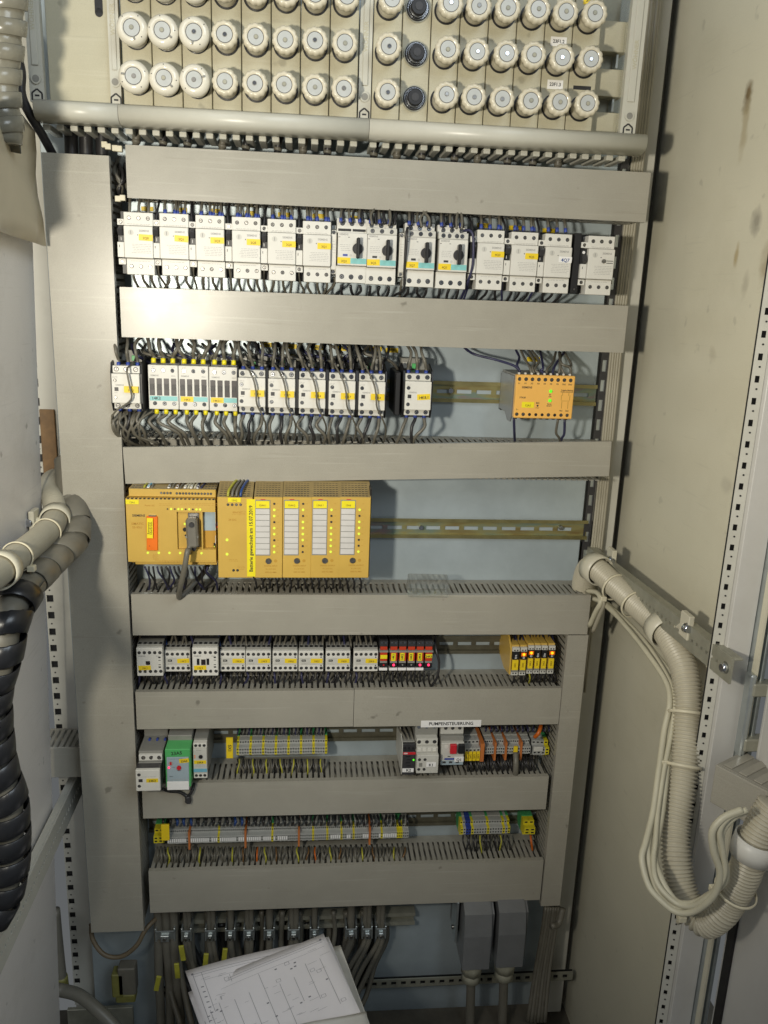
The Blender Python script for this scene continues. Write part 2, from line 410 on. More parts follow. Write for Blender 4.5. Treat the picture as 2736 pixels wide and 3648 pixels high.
# right rear frame: perforated strip, cable bundle, painted post, black seal
z0, z1 = -1.45, .75
st = thing('perforated_strip', 'narrow dark perforated steel strip along the right plate edge', 'strip', (.4975, PL - .004, z0))
boxes('rail', strip_holes(z1 - z0, .013, .002, slots(z1 - z0, .01, .0333, .019), (-.0035, .0035)), 'charcoal', st)
for i in range(int((z1 - z0) / .0333)):
    wbox('slot_backing', -.0034, .0034, .0022, .003, .01 + i * .0333, .029 + i * .0333, 'galv', st, b=0)
po = thing('frame_post', 'pale painted rear frame post at the right side wall', 'post', (.535, PL + .01, z0))
wbox('post_face', -.013, .0165, 0, .05, 0, z1 - z0, 'frame_paint', po)
wbox('seal', .0168, .0200, .004, .05, 0, z1 - z0, 'seal', po)
for i in range(int((z1 - z0) / .05)):
    wbox('slot', -.0136, -.0128, .004, .016, .02 + i * .05, .042 + i * .05, 'galv_dull', po, b=0)
# left rear post with square holes, and the second post behind it
zl = 1.0 + 1.39
lpo = thing('perforated_post', 'pale perforated rear post beside the tall left duct', 'post', (-.425, PL + .022, -1.39))
boxes('post_face', strip_holes(zl - .25, .042, .003, slots(zl - .25, .02, .031, .013), (-.019, -.008)), 'frame_paint', lpo)
wbox('return_flange', .0215, .0245, 0, .045, 0, zl - .25, 'frame_paint', lpo)
wbox('backing', -.02, .02, .006, .008, 0, zl - .25, 'black', lpo, b=0)
for i in range(int((zl - .25) / .031)):
    pc(lpo, 'round_hole', 'black', -13.5, 20 + 31 * i + 22, -.2, .4, 1.6, 8)
lp2 = thing('corner_post', 'plain grey corner post between left panel and perforated post', 'post', (-.393, PL + .03, -1.39))
wbox('post_face', -.006, .022, 0, .03, 0, zl, 'frame_paint', lp2)
# small plinth plate under the left posts
pf = thing('base_bracket', 'dark base bracket with two bolts under the left posts', 'bracket', (*pt(330, 3500, PL).xy, -1.47))
pf.location = (-.37, PL - .015, -1.47)
wbox('bracket_plate', -.08, .045, 0, .008, 0, .105, 'galv_dull', pf)
for x in (-.055, .02): pc(pf, 'bolt', 'chrome', x * 1000, 60, -5, 0, 5, 6)

# depth bars that carry hoses
def depth_bar(name, label, X, Z, ya, yb, h, mt, side):
    e = thing(name, label, 'bar', (X, ya, Z))
    L = yb - ya
    # strip lies in the plane X = const: x local along bar
    bx_ = []
    holes = slots(L, .03, .0125, .005)
    bx_.append((0, .003, 0, L, -h / 2, -h * .06)); bx_.append((0, .003, 0, L, h * .06, h / 2))
    y = 0
    for a, b in holes: bx_.append((0, .003, y, a, -h * .06, h * .06)); y = b
    bx_.append((0, .003, y, L, -h * .06, h * .06))
    boxes('bar_web', bx_, mt, e)
    wbox('bar_flange', 0.0032 * 0 + (.003 if side > 0 else -.012), (.015 if side > 0 else 0), 0, L, h / 2 - .003, h / 2, mt, e)
    return e
rb = depth_bar('support_bar', 'grey perforated support bar running forward along the right wall', .5265, -.433, -.388, PL + .03, .034, 'galv_dull', 1)
rb.rotation_euler = (0, 0, .055)
for yy in (.012, .345 + .07):
    pass
bolt = link('bolt', cylm(.008, .006, 14, 'chrome', .005), rb, (-.003, .012, 0), (0, 0, math.pi / 2 * -1))
lb = depth_bar('support_bar', 'dusty perforated support bar running forward along the left panel', -.408, -.885, -.70, PL + .02, .05, 'frame_paint', -1)
# ------------------------------------------------------------------ right front post, hinge and door
YP = -.350
fp = thing('front_post', 'pale front frame post with slotted edge at far right', 'post', (.541, YP, -1.6))
ZP = 2.3
wbox('post_face', -.004, .028, -.004, .03, 0, ZP, 'door_paint', fp)
sl = slots(ZP, .01, .026, .008)
bxs = [(-.0185, -.0165, 0, .02, 0, 0)]
boxes('slotted_edge', strip_holes(ZP, .014, .002, sl, (-.003, .002)), 'frame_paint', fp, (-.0112, .006, 0), (0, 0, -.35))
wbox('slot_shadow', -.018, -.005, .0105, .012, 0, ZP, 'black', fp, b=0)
for i in range(int(ZP / .026)): link('round_hole', cylm(.0012, .0006, 8, 'black'), fp, (-.0112, .0055, .01 + .026 * i + .0185), (0, 0, -.35))
prism('galvanised_rim', [(-.012, 0), (-.012, ZP), (.02, ZP), (.02, 0)], .0285, .039, 'galv', fp)
wbox('rim_lip', .039, .044, -.018, .01, 0, ZP, 'galv', fp)
dr = thing('cabinet_door', 'open pale cabinet door with dark perforated rail at right edge', 'door', (.569, -.51, -1.6))
sh = wbox('door_skin', .016, .02, -.40, .128, 0, ZP, 'door_paint', dr)
wbox('door_return', .016, .050, .128, .133, 0, ZP, 'door_paint', dr)
rxd = pt(2622, 3400, -.40).x - .569
wbox('door_rail', rxd - .004, rxd + .022, .105, .125, 0, .95, 'galv_dull', dr, b=.002)
wbox('rail_edge', rxd - .008, rxd - .0045, .108, .125, 0, .95, 'seal', dr)
for i in range(24): link('rail_hole', cylm(.0042 if i % 3 == 0 else .002, .0008, 8, 'black'), dr, (rxd + .006, .1046, .03 + i * .038))
hg = link('hinge', None, fp, (.579 - .541, -.016, 1.6 - .515))
for zz in (.05, -.028): wbox('hinge_leaf', -.012, .05, -.012, .006, zz - .009, zz + .009, 'galv_dull', hg, b=.002)
link('hinge_pin', cylm(.009, .09, 14, 'frame_paint'), hg, (.022, -.004, .012), (math.pi / 2, 0, 0))
wbox('hinge_plate', -.016, -.008, -.010, .006, -.045, .07, 'galv', hg, b=.002)
dd = thing('door_duct', 'short slotted wire duct end fixed inside the right door', 'duct', tuple(pt(2640, 2795, -.40)), rot=(0, 0, -1.05))
wbox('cover', -.022, .20, -.028, -.024, -.028, .026, 'duct', dd)
wbox('top_side', -.022, .20, -.023, .03, .024, .026, 'duct_side', dd)
wbox('bottom_side', -.022, .20, -.023, .03, -.028, -.026, 'duct_side', dd)
for i in range(10): wbox('finger', -.015 + i * .02, -.004 + i * .02, -.02, .03, .0262, .0276, 'duct', dd)
# ------------------------------------------------------------------ wire ducts
def duct(label, x0, x1, zt, h, top=True, bottom=False, tilt=0, seam=None, group='horizontal wire ducts'):
    e = thing('wire_duct', label, 'duct', ((x0 + x1) / 2, PL, zt - h / 2), group)
    w = x1 - x0; d = PL
    if seam is None:
        c = boxes('cover', [(-w / 2, w / 2, -d, -d + .0025, -h / 2, h / 2), (-w / 2, w / 2, -d + .0025, -d + .009, h / 2 - .002, h / 2), (-w / 2, w / 2, -d + .0025, -d + .009, -h / 2, -h / 2 + .002)], 'duct', e, (0, 0, 0), (0, -tilt, 0))
    else:
        for a, b, dz in ((-w / 2, seam - (x0 + x1) / 2 - .0004, 0), (seam - (x0 + x1) / 2 + .0004, w / 2, .0008)):
            boxes('cover', [(a, b, -d, -d + .0025, -h / 2, h / 2 + dz), (a, b, -d + .0025, -d + .009, h / 2 - .002, h / 2 + dz), (a, b, -d + .0025, -d + .009, -h / 2, -h / 2 + .002)], 'duct', e, (0, -dz, 0))
    wbox('channel_back', -w / 2, w / 2, -.003, -.0005, -h / 2 + .003, h / 2 - .003, 'duct_side', e, b=0)
    pitch = .0098; n = int(w / pitch)
    hh = h / 2 - .0032
    for s, show in ((1, top), (-1, bottom)):
        zc = s * hh
        if tilt and s == 1: zc += .004
        if show:
            me = boxm(.0064, d - .012, .0016, .0004, 'duct_side')
            mt = boxm(.0086, .007, .002, .0005, 'duct_side')
            for i in range(n):
                x = -w / 2 + pitch * (i + .5) + random.uniform(-.0004, .0004)
                f = link('finger', me, e, (x, -d / 2 + .0035, zc), (random.uniform(-.012, .012), 0, random.uniform(-.01, .01)))
            wbox('side_root', -w / 2, w / 2, -.020, -.003, zc - .0008, zc + .0008, 'duct_side', e, b=0)
        else:
            boxes('slotted_side', [(-w / 2 + pitch * i + .0017, -w / 2 + pitch * i + .0081, -d + .01, -.003, zc - .0008, zc + .0008) for i in range(n)], 'duct_side', e)
    return e
duct('grey wire duct directly under the fuse panel', -.2586, .5094, .1945, .0704, top=False, bottom=True)
duct('grey wire duct between the breaker row and the contactor row', -.275, .4966, .0005, .072, top=False)
duct('crooked grey wire duct above the yellow controller', -.280, .494, -.2255, .0575, tilt=math.radians(1.85))
duct('grey wire duct below the yellow controller', -.278, .486, -.478, .0713)
duct('grey wire duct with a cover seam below the small contactors', -.278, .4506, -.651, .069, seam=pt(1260, 2530, 0).x)
duct('grey wire duct above the long terminal row', -.274, .443, -.8245, .068)
duct('lowest and tallest horizontal grey wire duct above the cable clamps', -.269, .449, -1.0005, .087)
def vduct(label, corners, group='vertical wire ducts', side=1):
    "corners: x0,x1 top, z top, z bottom"
    x0, x1, zt, zb = corners
    e = thing('wire_duct', label, 'duct', ((x0 + x1) / 2, PL, zb), group); w = x1 - x0; h = zt - zb; d = PL
    boxes('cover', [(-w / 2, w / 2, -d - .002, -d + .0005, 0, h), (-w / 2, -w / 2 + .002, -d + .0005, -d + .009, 0, h), (w / 2 - .002, w / 2, -d + .0005, -d + .009, 0, h)], 'duct', e)
    wbox('channel_back', -w / 2 + .003, w / 2 - .003, -.003, -.0005, 0, h, 'duct_side', e, b=0)
    n = int(h / .0105)
    for s in (-1, 1):
        if s == side:
            me = boxm(.0016, d - .013, .0066, .0004, 'duct_side')
            for i in range(n):
                link('finger', me, e, (s * (w / 2 - .0035), -d / 2 + .0035, .0105 * (i + .5)), (0, 0, random.uniform(-.01, .01)))
        else:
            boxes('slotted_side', [(s * (w / 2 - .0035) - .0008, s * (w / 2 - .0035) + .0008, -d + .01, -.003, .0105 * i + .002, .0105 * i + .0085) for i in range(n)], 'duct_side', e)
    return e
vduct('tall wide grey duct down the left side', (-.3735, -.2815, .1785, -1.1235), side=1)
rx = pt(2022, 2263, 0).x; rx2 = pt(2098, 2263, 0).x
vduct('narrow vertical grey duct at the lower right of the plate', (.4515, .4880, -.5505, -1.100), side=-1)
# short duct stub left of the tall duct
e = thing('wire_duct', 'short grey duct stub left of the tall duct', 'duct', tuple(pt(228, 2715, .03)))
wbox('cover', -.040, .052, 0, .003, -.030, .028, 'duct', e)
wbox('channel_back', -.040, .052, .064, .066, -.030, .028, 'duct_side', e, b=0)
for i in range(9): wbox('finger', -.039 + i * .0102, -.0325 + i * .0102, .004, .062, .0262, .0278, 'duct_side', e)
# lettered sign on the seam duct
def sign(name, label, s, px0, py0, px1, py1, Y, size, mt='white_tag', ink='ink', roll=0, cat='label', depth=.0008):
    a = pt(px0, py0, Y); b = pt(px1, py1, Y)
    e = thing(name, label, cat, ((a.x + b.x) / 2, Y, (a.z + b.z) / 2), rot=(0, 0, 0))
    hw, hh = abs(b.x - a.x) / 2, abs(a.z - b.z) / 2
    wbox('plate', -hw, hw, -depth, 0, -hh, hh, mt, e, b=.0002)
    if s: txt(e, s, size, ink, 0, 0, -depth * 1000 - .02, roll)
    return e
sign('name_plate', 'white name plate with capital letters over the pump terminals', 'PUMPENSTEUERUNG', 1500, 2567, 1713, 2588, -.0004, 8.4)
# ------------------------------------------------------------------ fuse panel
YF = -.017
def fx(px, Y=YF): return pt(px, 200, Y).x
zb = pt(960, 412, YF).z
zrow = [pt(475, 270, YF - .034).z]; zrow = [zrow[0], zrow[0] + .0565, zrow[0] + .113]
ZT = zrow[2] + .045
def capm(kind):
    key = ('cap', kind)
    if key in MESH: return MESH[key]
    bm = bmesh.new(); n = 48; k = .001
    if kind == 'smooth': prof = [(15.5, 0), (16.5, -12), (19.8, -22), (20.4, -27), (19.6, -31.5), (16.5, -34.8), (13.2, -36), (11.8, -35.6), (10.9, -33.6), (9.5, -33.4)]
    else: prof = [(14.4, 0), (14.8, -14), (15.3, -21), (17.0, -24.5), (17.5, -29), (17.0, -32.8), (14.6, -35), (11.9, -35.3), (10.8, -33.6), (9.5, -33.4)]
    rings = []
    for j, (r, y) in enumerate(prof):
        ring = []
        for i in range(n):
            a = 2 * math.pi * i / n; rr = r
            if kind != 'smooth' and 3 <= j <= 6: rr = r - 1.0 + 1.35 * abs(math.cos(a * 6)) ** .8
            ring.append(bm.verts.new((rr * k * math.cos(a), y * k, rr * k * math.sin(a))))
        rings.append(ring)
    for a, b in zip(rings, rings[1:]):
        for i in range(n): bm.faces.new((a[i], b[i], b[(i + 1) % n], a[(i + 1) % n]))
    bmesh.ops.recalc_face_normals(bm, faces=bm.faces[:])
    return finish(bm, key, 'porcelain' if kind == 'smooth' else 'cap_cream', True)
def fuse_cap(par, x, z, kind):
    tl = (random.uniform(-.035, .035), random.uniform(0, 6), random.uniform(-.035, .035))
    c = link('fuse_cap', capm(kind), par, (x, 0, z), tl)
    pc(c, 'ring', 'charcoal', 0, 0, -33.75, -33.3, 11.1, 32)
    pc(c, 'window', 'cap_window', 0, 0, -33.9, -33.5, 10.1, 24)
    pc(c, 'indicator_ring', 'mid_plastic', 0, -.6, -34.2, -33.8, 3.2, 14); pc(c, 'indicator', random.choice(['steel', 'chrome', 'gland', 'galv_dull']), 0, -.6, -35.0, -34.1, 2.4, 12)
    if kind == 'smooth':
        pb(c, 'test_slot', 'mid_plastic', -1.2, 1.2, -37.2, -35.6, 11.2, 15.5, .3)
        for a in (2.2, 3.9, 5.2): pc(c, 'pin_hole', 'black', 16.5 * math.cos(a), 16.5 * math.sin(a), -35.2, -34.2, .7, 6)
    return c
GF = 'fuse columns of the fuse panel'
def fuse_column(x0, x1, label, kinds):
    e = thing('fuse_base', label, 'fuse base', ((x0 + x1) / 2, YF, zb), GF); w = (x1 - x0) / 2
    body = wbox('front_panel', -w + .0006, w - .0006, 0, .05, 0, ZT - zb, 'fuse_panel', e, b=.0009)
    for i, z in enumerate(zrow):
        zz = z - zb
        if kinds == 'open':
            pc(e, 'socket_rim', 'galv_dull', 0, zz * 1000, -2.0, .5, 17.2, 32)
            pc(e, 'socket_well', 'black', 0, zz * 1000, -2.4, -1.9, 15.8, 32)
            pc(e, 'contact_collar', 'chrome', 0, zz * 1000, -4.5, -2.2, 14.2, 32); pc(e, 'collar_well', 'black', 0, zz * 1000, -4.9, -4.4, 12.8, 32)
            c = pc(e, 'fuse_link', 'black', 0, zz * 1000 - 1, -17, -2.2, 11.5, 24, 10.6, .8)
            pc(c, 'contact_ring', 'chrome', 0, 0, -1.5, 1.5, 11.9, 24)
            pc(c, 'indicator', 'charcoal', 0, 0, -8.2, -7, 5.2, 16)
            for a in (.7, 2.4, 4.0, 5.5): pb(e, 'clip', 'chrome', 13 * math.cos(a) - 1.5, 13 * math.cos(a) + 1.5, -5, -2, zz * 1000 + 13 * math.sin(a) - 1.5, zz * 1000 + 13 * math.sin(a) + 1.5)
        else:
            pc(e, 'collar', 'black', 0, zz * 1000, -.5, .2, 17.2, 32)
            fuse_cap(e, 0, zz, kinds)
    return e
ordn = ['first', 'second', 'third', 'fourth', 'fifth', 'sixth', 'seventh', 'eighth', 'ninth', 'tenth']
xa, xb = fx(434), fx(1278); xc, xd = fx(1327), fx(2133)
for i in range(8):
    w = (xb - xa) / 8
    k = 'smooth' if i < 3 else 'scallop'
    fuse_column(xa + i * w, xa + (i + 1) * w, ('%s column of large smooth white fuse caps from the left' % ordn[i]) if i < 3 else '%s column of scalloped cream fuse caps right of the smooth ones' % ordn[i - 3], k)
for i in range(8):
    w = (xd - xc) / 8
    lab = 'fuse column with open black sockets instead of caps' if i == 1 else ('scalloped fuse column just left of the open black sockets' if i == 0 else '%s scalloped fuse column right of the open black sockets' % ordn[i - 2])
    e = fuse_column(xc + i * w, xc + (i + 1) * w, lab, 'open' if i == 1 else 'scallop')
    if i == 6:
        for s, py in (('23F1.2', 148), ('23F1.3', 302)):
            zz = (pt(1983, py, YF).z - zb) * 1000
            pb(e, 'sticker', 'white_tag', -11, 12, -.5, 0, zz - 6, zz + 6, .1); txt(e, s, 6.2, 'ink', .5, 0 + zz, -.6)
    if i == 7:
        zz = (pt(2069, 313, YF).z - zb) * 1000
        pb(e, 'marker_stroke', 'ink', -13, 13, -.3, 0, zz - 2.6, zz + 2.6, .1)
        zz = (pt(2092, 2, YF).z - zb) * 1000
        pb(e, 'sticker', 'yellow_tag', -9, 9, -.5, 0, zz - 5, zz + 5, .1); txt(e, '31F1', 5.6, 'ink', 0, zz, -.6)
# blank panel at left, trims, rail
xp0, xp1 = fx(165), fx(388)
e = thing('blank_cover', 'blank beige cover panel left of the fuses', 'cover', ((xp0 + xp1) / 2, YF + .006, zb)); w = (xp1 - xp0) / 2
wbox('panel', -w, w, 0, .004, .003, ZT - zb, 'fuse_panel', e)
bmx = pt(347, 0, YF).x - e.location.x
zs = pt(347, 55, YF).z - zb
wbox('slot', bmx - .0052, bmx + .0052, -.0007, 0, zs + .005, ZT - zb, 'black', e, b=0); pc(e, 'slot_end', 'black', bmx * 1000, (zs + .005) * 1000, -.7, 0, 5.2, 20)
def trim(x0, x1, label, letters, hole_py, px_mid, y=YF - .004, emb=True):
    e = thing('cover_strip', label, 'cover strip', ((x0 + x1) / 2, y, zb), 'vertical cover strips of the fuse panel'); w = (x1 - x0) / 2
    prism('strip', [(0.012, 0), (.001, 0), (.001, ZT - zb), (.012, ZT - zb)], -w, w, 'fuse_trim', e)
    wbox('ridge', -w * .45, w * .45, -.001, .0011, .045, ZT - zb, 'fuse_trim', e)
    zz = (pt(px_mid, hole_py, y).z - zb) * 1000
    pc(e, 'washer', 'fuse_trim', 0, zz, -1.2, 1.1, 6.6, 20); pc(e, 'screw_hole', 'mid_plastic', 0, zz, -1.5, -1.1, 4.6, 16)
    bm = bmesh.new(); k = .001
    for a, b in (((-6.5, 0), (-6.5, 9)), ((-6.5, 9), (0, 14)), ((0, 14), (6.5, 9)), ((6.5, 9), (6.5, 0)), ((-3, 6), (3, 6))):
        a = Vector((a[0] * k, 0, a[1] * k)); b = Vector((b[0] * k, 0, b[1] * k)); d = (b - a).normalized(); n = Vector((d.z, 0, -d.x)) * .0011
        bm.faces.new([bm.verts.new(v) for v in (a + n, b + n, b - n, a - n)])
    link('arrow_emblem', finish(bm, ('emblem', x0), 'ink'), e, (0, -.0003 + .001, .002))
    txt(e, letters, 8.5, 'print_grey' if False else 'fuse_panel', 0, 106, -1.1, 90)
    return e
trim(fx(100), fx(152), 'leftmost vertical cover strip of the fuse panel', 'WÖHNER', 280, 130)
trim(fx(390), fx(428), 'vertical cover strip between blank panel and smooth fuse caps', 'WÖHNER', 292, 405)
trim(xb + .001, xc - .001, 'vertical cover strip between the two groups of fuses', 'WÖHNER', 345, 1298)
trim(fx(2233), fx(2288), 'rightmost vertical cover strip of the fuse panel', 'WÖHNER', 415, 2265)
# bus-bar supports right of the last fuse
e = thing('busbar_support', 'beige bus-bar support blocks right of the last fuse column', 'bus bar', (fx(2135), YF + .02, zb)); X = e.location.x
wx_ = pt(2225, 280, YF + .02).x - X
for a, b in ((75, 185), (247, 345), (402, 492)):
    wbox('block', .002, wx_, 0, .03, pt(2190, b, YF + .02).z - zb, pt(2190, a, YF + .02).z - zb, 'duct_side' if False else 'fuse_panel', e)
wbox('busbar', .002, wx_ - .008, .022, .05, .0, ZT - zb, 'lightblue' if False else 'galv_dull', e, b=0)
for a, b in ((190, 242), (350, 398)): wbox('contact_clip', wx_ - .014, wx_ - .010, .004, .02, pt(2200, b, YF + .02).z - zb, pt(2200, a, YF + .02).z - zb, 'galv', e)
tag(wbox('clear_cover', fx(2226), fx(2234), YF + .002, YF + .05, zb, ZT, 'clear', b=.0005), 'clear plastic edge cover beside the rightmost cover strip', 'cover')
# horizontal rounded rail, three lengths
rail = []
for i in range(9):
    a = math.pi * .5 * i / 8
    rail.append((.012 - .030 * math.sin(a) ** .9, -.014 - .018 * math.cos(a) - .0))
prof = [(.012, .002), (-.010, .002), (-.0155, -.001), (-.0175, -.005), (-.0178, -.011), (-.0165, -.0165), (-.012, -.0205), (-.004, -.0230), (.012, -.0245)]
GR = 'rounded rail covers under the fuses'
for a, b, lab in ((fx(118), fx(421), 'left length of rounded cream rail under the blank panel'), (fx(421), pt(1313, 460, YF).x, 'middle length of rounded cream rail under the smooth fuses'), (pt(1313, 460, YF).x, pt(2290, 520, YF).x, 'right length of rounded cream rail under the right fuses')):
    e = thing('rail_cover', lab, 'rail cover', ((a + b) / 2, YF, zb), GR)
    prism('rail', prof, -(b - a) / 2 + .0003, (b - a) / 2 - .0003, 'fuse_trim', e, smooth=True)
    n = int((b - a) / .0185)
    for i in range(n): wbox('comb_tooth', -(b - a) / 2 + .0185 * i + .003, -(b - a) / 2 + .0185 * i + .013, .012, .075, -.0318, -.0247, 'fuse_trim', e)
# ------------------------------------------------------------------ DIN rails
def din(label, px0, px1, py, Y=.079, mt='chromate', off=0):
    a = pt(px0, py, Y); b = pt(px1, py, Y); L = b.x - a.x
    e = thing('din_rail', label, 'rail', (a.x, PL, a.z), 'mounting rails between the ducts')
    h = .0175; d = -.0075
    bl = [(0, L, d, d + .001, h - .005, h), (0, L, d, d + .001, -h, -h + .005), (0, L, d, -.001, h - .006, h - .005), (0, L, d, -.001, -h + .005, -h + .006)]
    boxes('lips', bl, 'rail_lip' if mt == 'chromate' else mt, e)
    t = .0032; w = [(0, L, -.002, -.001, t, h - .006), (0, L, -.002, -.001, -h + .006, -t)]
    x = off; z = []
    p = .006
    w2 = []
    cur = 0
    while p + .025 < L:
        w2.append((cur, p, -.002, -.001, -t, t)); cur = p + .025; p += .0335
    w2.append((cur, L, -.002, -.001, -t, t))
    boxes('slotted_web', w + w2, mt, e)
    return e
r2 = din('gold chromated rail between single contactor and amber relay', 1330, 2127, 1388)
for px in (1606,): 
    c = pt(px, 1392, .078); pc(r2, 'bolt', 'chrome', (c.x - r2.location.x) * 1000, (c.z - r2.location.z) * 1000, -9, -2, 4.5, 6)
r3 = din('brown gold rail right of the yellow controller', 1300, 2093, 1880)
for px in (1500, 1998):
    c = pt(px, 1880, .078); pc(r3, 'bolt', 'chrome', (c.x - r3.location.x) * 1000, (c.z - r3.location.z) * 1000, -9, -2, 4.0, 8)
r4 = din('dull rail right of the small red relays', 470, 2010, 2300, mt='rail_dull')
r5 = din('dull rail between the two terminal groups of the pump row', 480, 2000, 2618, mt='rail_dull')
r6 = din('dull rail behind the long terminal row', 530, 1950, 2935, mt='rail_dull')
r1 = din('dull rail behind the breaker row', 420, 2190, 900, mt='rail_dull')
# ------------------------------------------------------------------ device builders (mm)
def dev(name, label, cat, x, z, group=None, ry=0): return thing(name, label, cat, (x, PL, z), group, (0, ry, 0))
def lines(par, x0, x1, z0, n, dz, y, mt='print_grey'):
    k = .001
    l = []
    for i in range(n):
        a = x0 + random.uniform(0, .15) * (x1 - x0)
        while a < x1 - 1.5:
            b = min(x1, a + random.uniform(1.5, 5)); l.append((a * k, b * k, (y - .05) * k, y * k, (z0 - i * dz - .35) * k, (z0 - i * dz + .15) * k)); a = b + random.uniform(.5, 1.2)
    return boxes('fine_print', l, mt, par)
def sticker(par, s, x, z, y, w=20, h=9, mt='yellow_tag', ink='print_tag', size=4.6, roll=0, name='tag'):
    t = link(name, boxm(w * .001, .0005, h * .001, .0001, mt), par, (x * .001, (y - .25) * .001, z * .001), (0, -math.radians(roll), 0))
    if s: link('lettering', textm(s, size * .001, ink), t, (0, -.00032, -h * .00012), (math.pi / 2, 0, 0))
    return t
GB = 'white toggle breakers of the top row'
def breaker(px, py, label, code, black_side=False, hand=False, off=False):
    c = pt(px, py, -.010); e = dev('circuit_breaker', label, 'breaker', c.x, c.z, GB); w = 25.6
    yf = -95
    pb(e, 'base', 'black', -w, w, -62, 0, -44, 44)
    pb(e, 'front_cover', 'white_plastic', -w + 10.5, w, yf, -60, -22, 22, .8)
    pb(e, 'top_terminal_block', 'white_plastic', -w + 10, w, yf + 6, -60, 22.6, 41, .6)
    pb(e, 'bottom_terminal_block', 'white_plastic', -w + 12, w + .4, yf + 5, -60, -45, -22.6, .6)
    pb(e, 'auxiliary_switch', 'white_plastic', -w + .3, -w + 10, yf + 3, -60, -21.6, -.5, .5)
    pb(e, 'toggle_recess', 'black', -w + .6, -w + 10, yf + 9, -60, -.3, 21.5, .3)
    tg = link('toggle', boxm(.0072, .013, .011, .0012, 'charcoal'), e, ((-w + 5.2) * .001, (yf + 6) * .001, (15.5 if not off else 5.5) * .001), (.45 if not off else -.45, 0, 0))
    if not off: pb(e, 'toggle_mark', 'white_tag', -w + 4.5, -w + 5.3, yf + 8.6, yf + 9, 2.2, 6.8, .1)
    else: pc(e, 'toggle_mark', 'white_tag', -w + 5.2, 16.5, yf + 8.5, yf + 9, 2.2, 14)
    for z0, z1 in ((23, 31.5), (-31.5, -23)):
        pb(e, 'auxiliary_terminal', 'white_plastic', -w + .3, -w + 10.6, yf + 8, -60, z0, z1, .4); screw(e, -w + 5.3, (z0 + z1) / 2, yf + 8, 2.6)
    for i in range(3):
        screw(e, -w + 17.6 + i * 13.3, 33.2, yf + 6, 2.8); screw(e, -w + 19 + i * 13.3, -33.5, yf + 5, 2.8)
    pb(e, 'trip_mark', 'ink', -w + 3, -w + 3.8, yf + 2.8, yf + 3, -8, -4.5, .1)
    txt(e, 'SIEMENS', 3.9, 'print_grey', w - 12, 15.5, yf)
    pc(e, 'dial', 'grey_plastic', -w + 20.5, 13, yf - .25, yf, 3.9, 20); pb(e, 'dial_slot', 'print_grey', -w + 19.9, -w + 21.1, yf - .4, yf - .25, 10.5, 15.5, .1)
    pc(e, 'test_hole', 'black', -w + 30, 9.8, yf - .1, yf, .8, 8)
    lines(e, -w + 20, w - 3, -3, 6, 2.3, yf); lines(e, -w + 14, w - 4, 25, 2, 1.6, yf + 6); lines(e, -w + 17, w - 6, -26, 1, 1.6, yf + 5)
    if hand: sticker(e, code, w - 9.5, 4.2, yf, 20, 8.5, 'white_tag', 'wire_blue', 7, roll=random.uniform(-2, 4))
    elif code: sticker(e, code, w - 9.8, 6.6, yf, 19.6, 8.6, roll=random.uniform(-3, 1))
    else:
        pc(e, 'lever', 'steel', w - 17, 4.5, yf - 2.5, yf, 3, 12); pb(e, 'lever_slot', 'ink', w - 12, w - 2, yf - .3, yf, 4.6, 5.6, .1); pb(e, 'lever_slot', 'ink', w - 12, w - 2, yf - .3, yf, 1.4, 2.4, .1)
    if black_side: pb(e, 'side_block', 'black', -w - 10.5, -w - .2, yf + 8, 0, -44, 44, .8); screw(e, -w - 5, -38, yf + 8, 2)
    return e
codes = ['2Q0', '2Q1', '2Q3', '2Q5', '3Q0', '3Q1']
names = ['white toggle breaker with yellow tag, leftmost of the breaker row', 'second white toggle breaker from the tall left duct', 'third white toggle breaker from the tall left duct', 'fourth white toggle breaker from the tall left duct', 'fifth white toggle breaker from the tall left duct', 'white toggle breaker just left of the black rotary knobs']
for i, (px, py) in enumerate(((480, 862), (607, 866), (735, 872), (864, 878), (990.5, 885), (1116, 892))): breaker(px, py, names[i], codes[i])
breaker(1735, 921, 'white toggle breaker with yellow tag just right of the black rotary knobs', '4Q3')
breaker(1856, 928, 'white toggle breaker with yellow tag beside the handwritten white tag', '4Q5')
breaker(1976, 934, 'white toggle breaker with white handwritten tag', '4Q7', hand=True)
breaker(2129, 941, 'white toggle breaker without tag standing apart at the right end', '', True, off=True)
GK = 'rotary motor breakers of the top row'
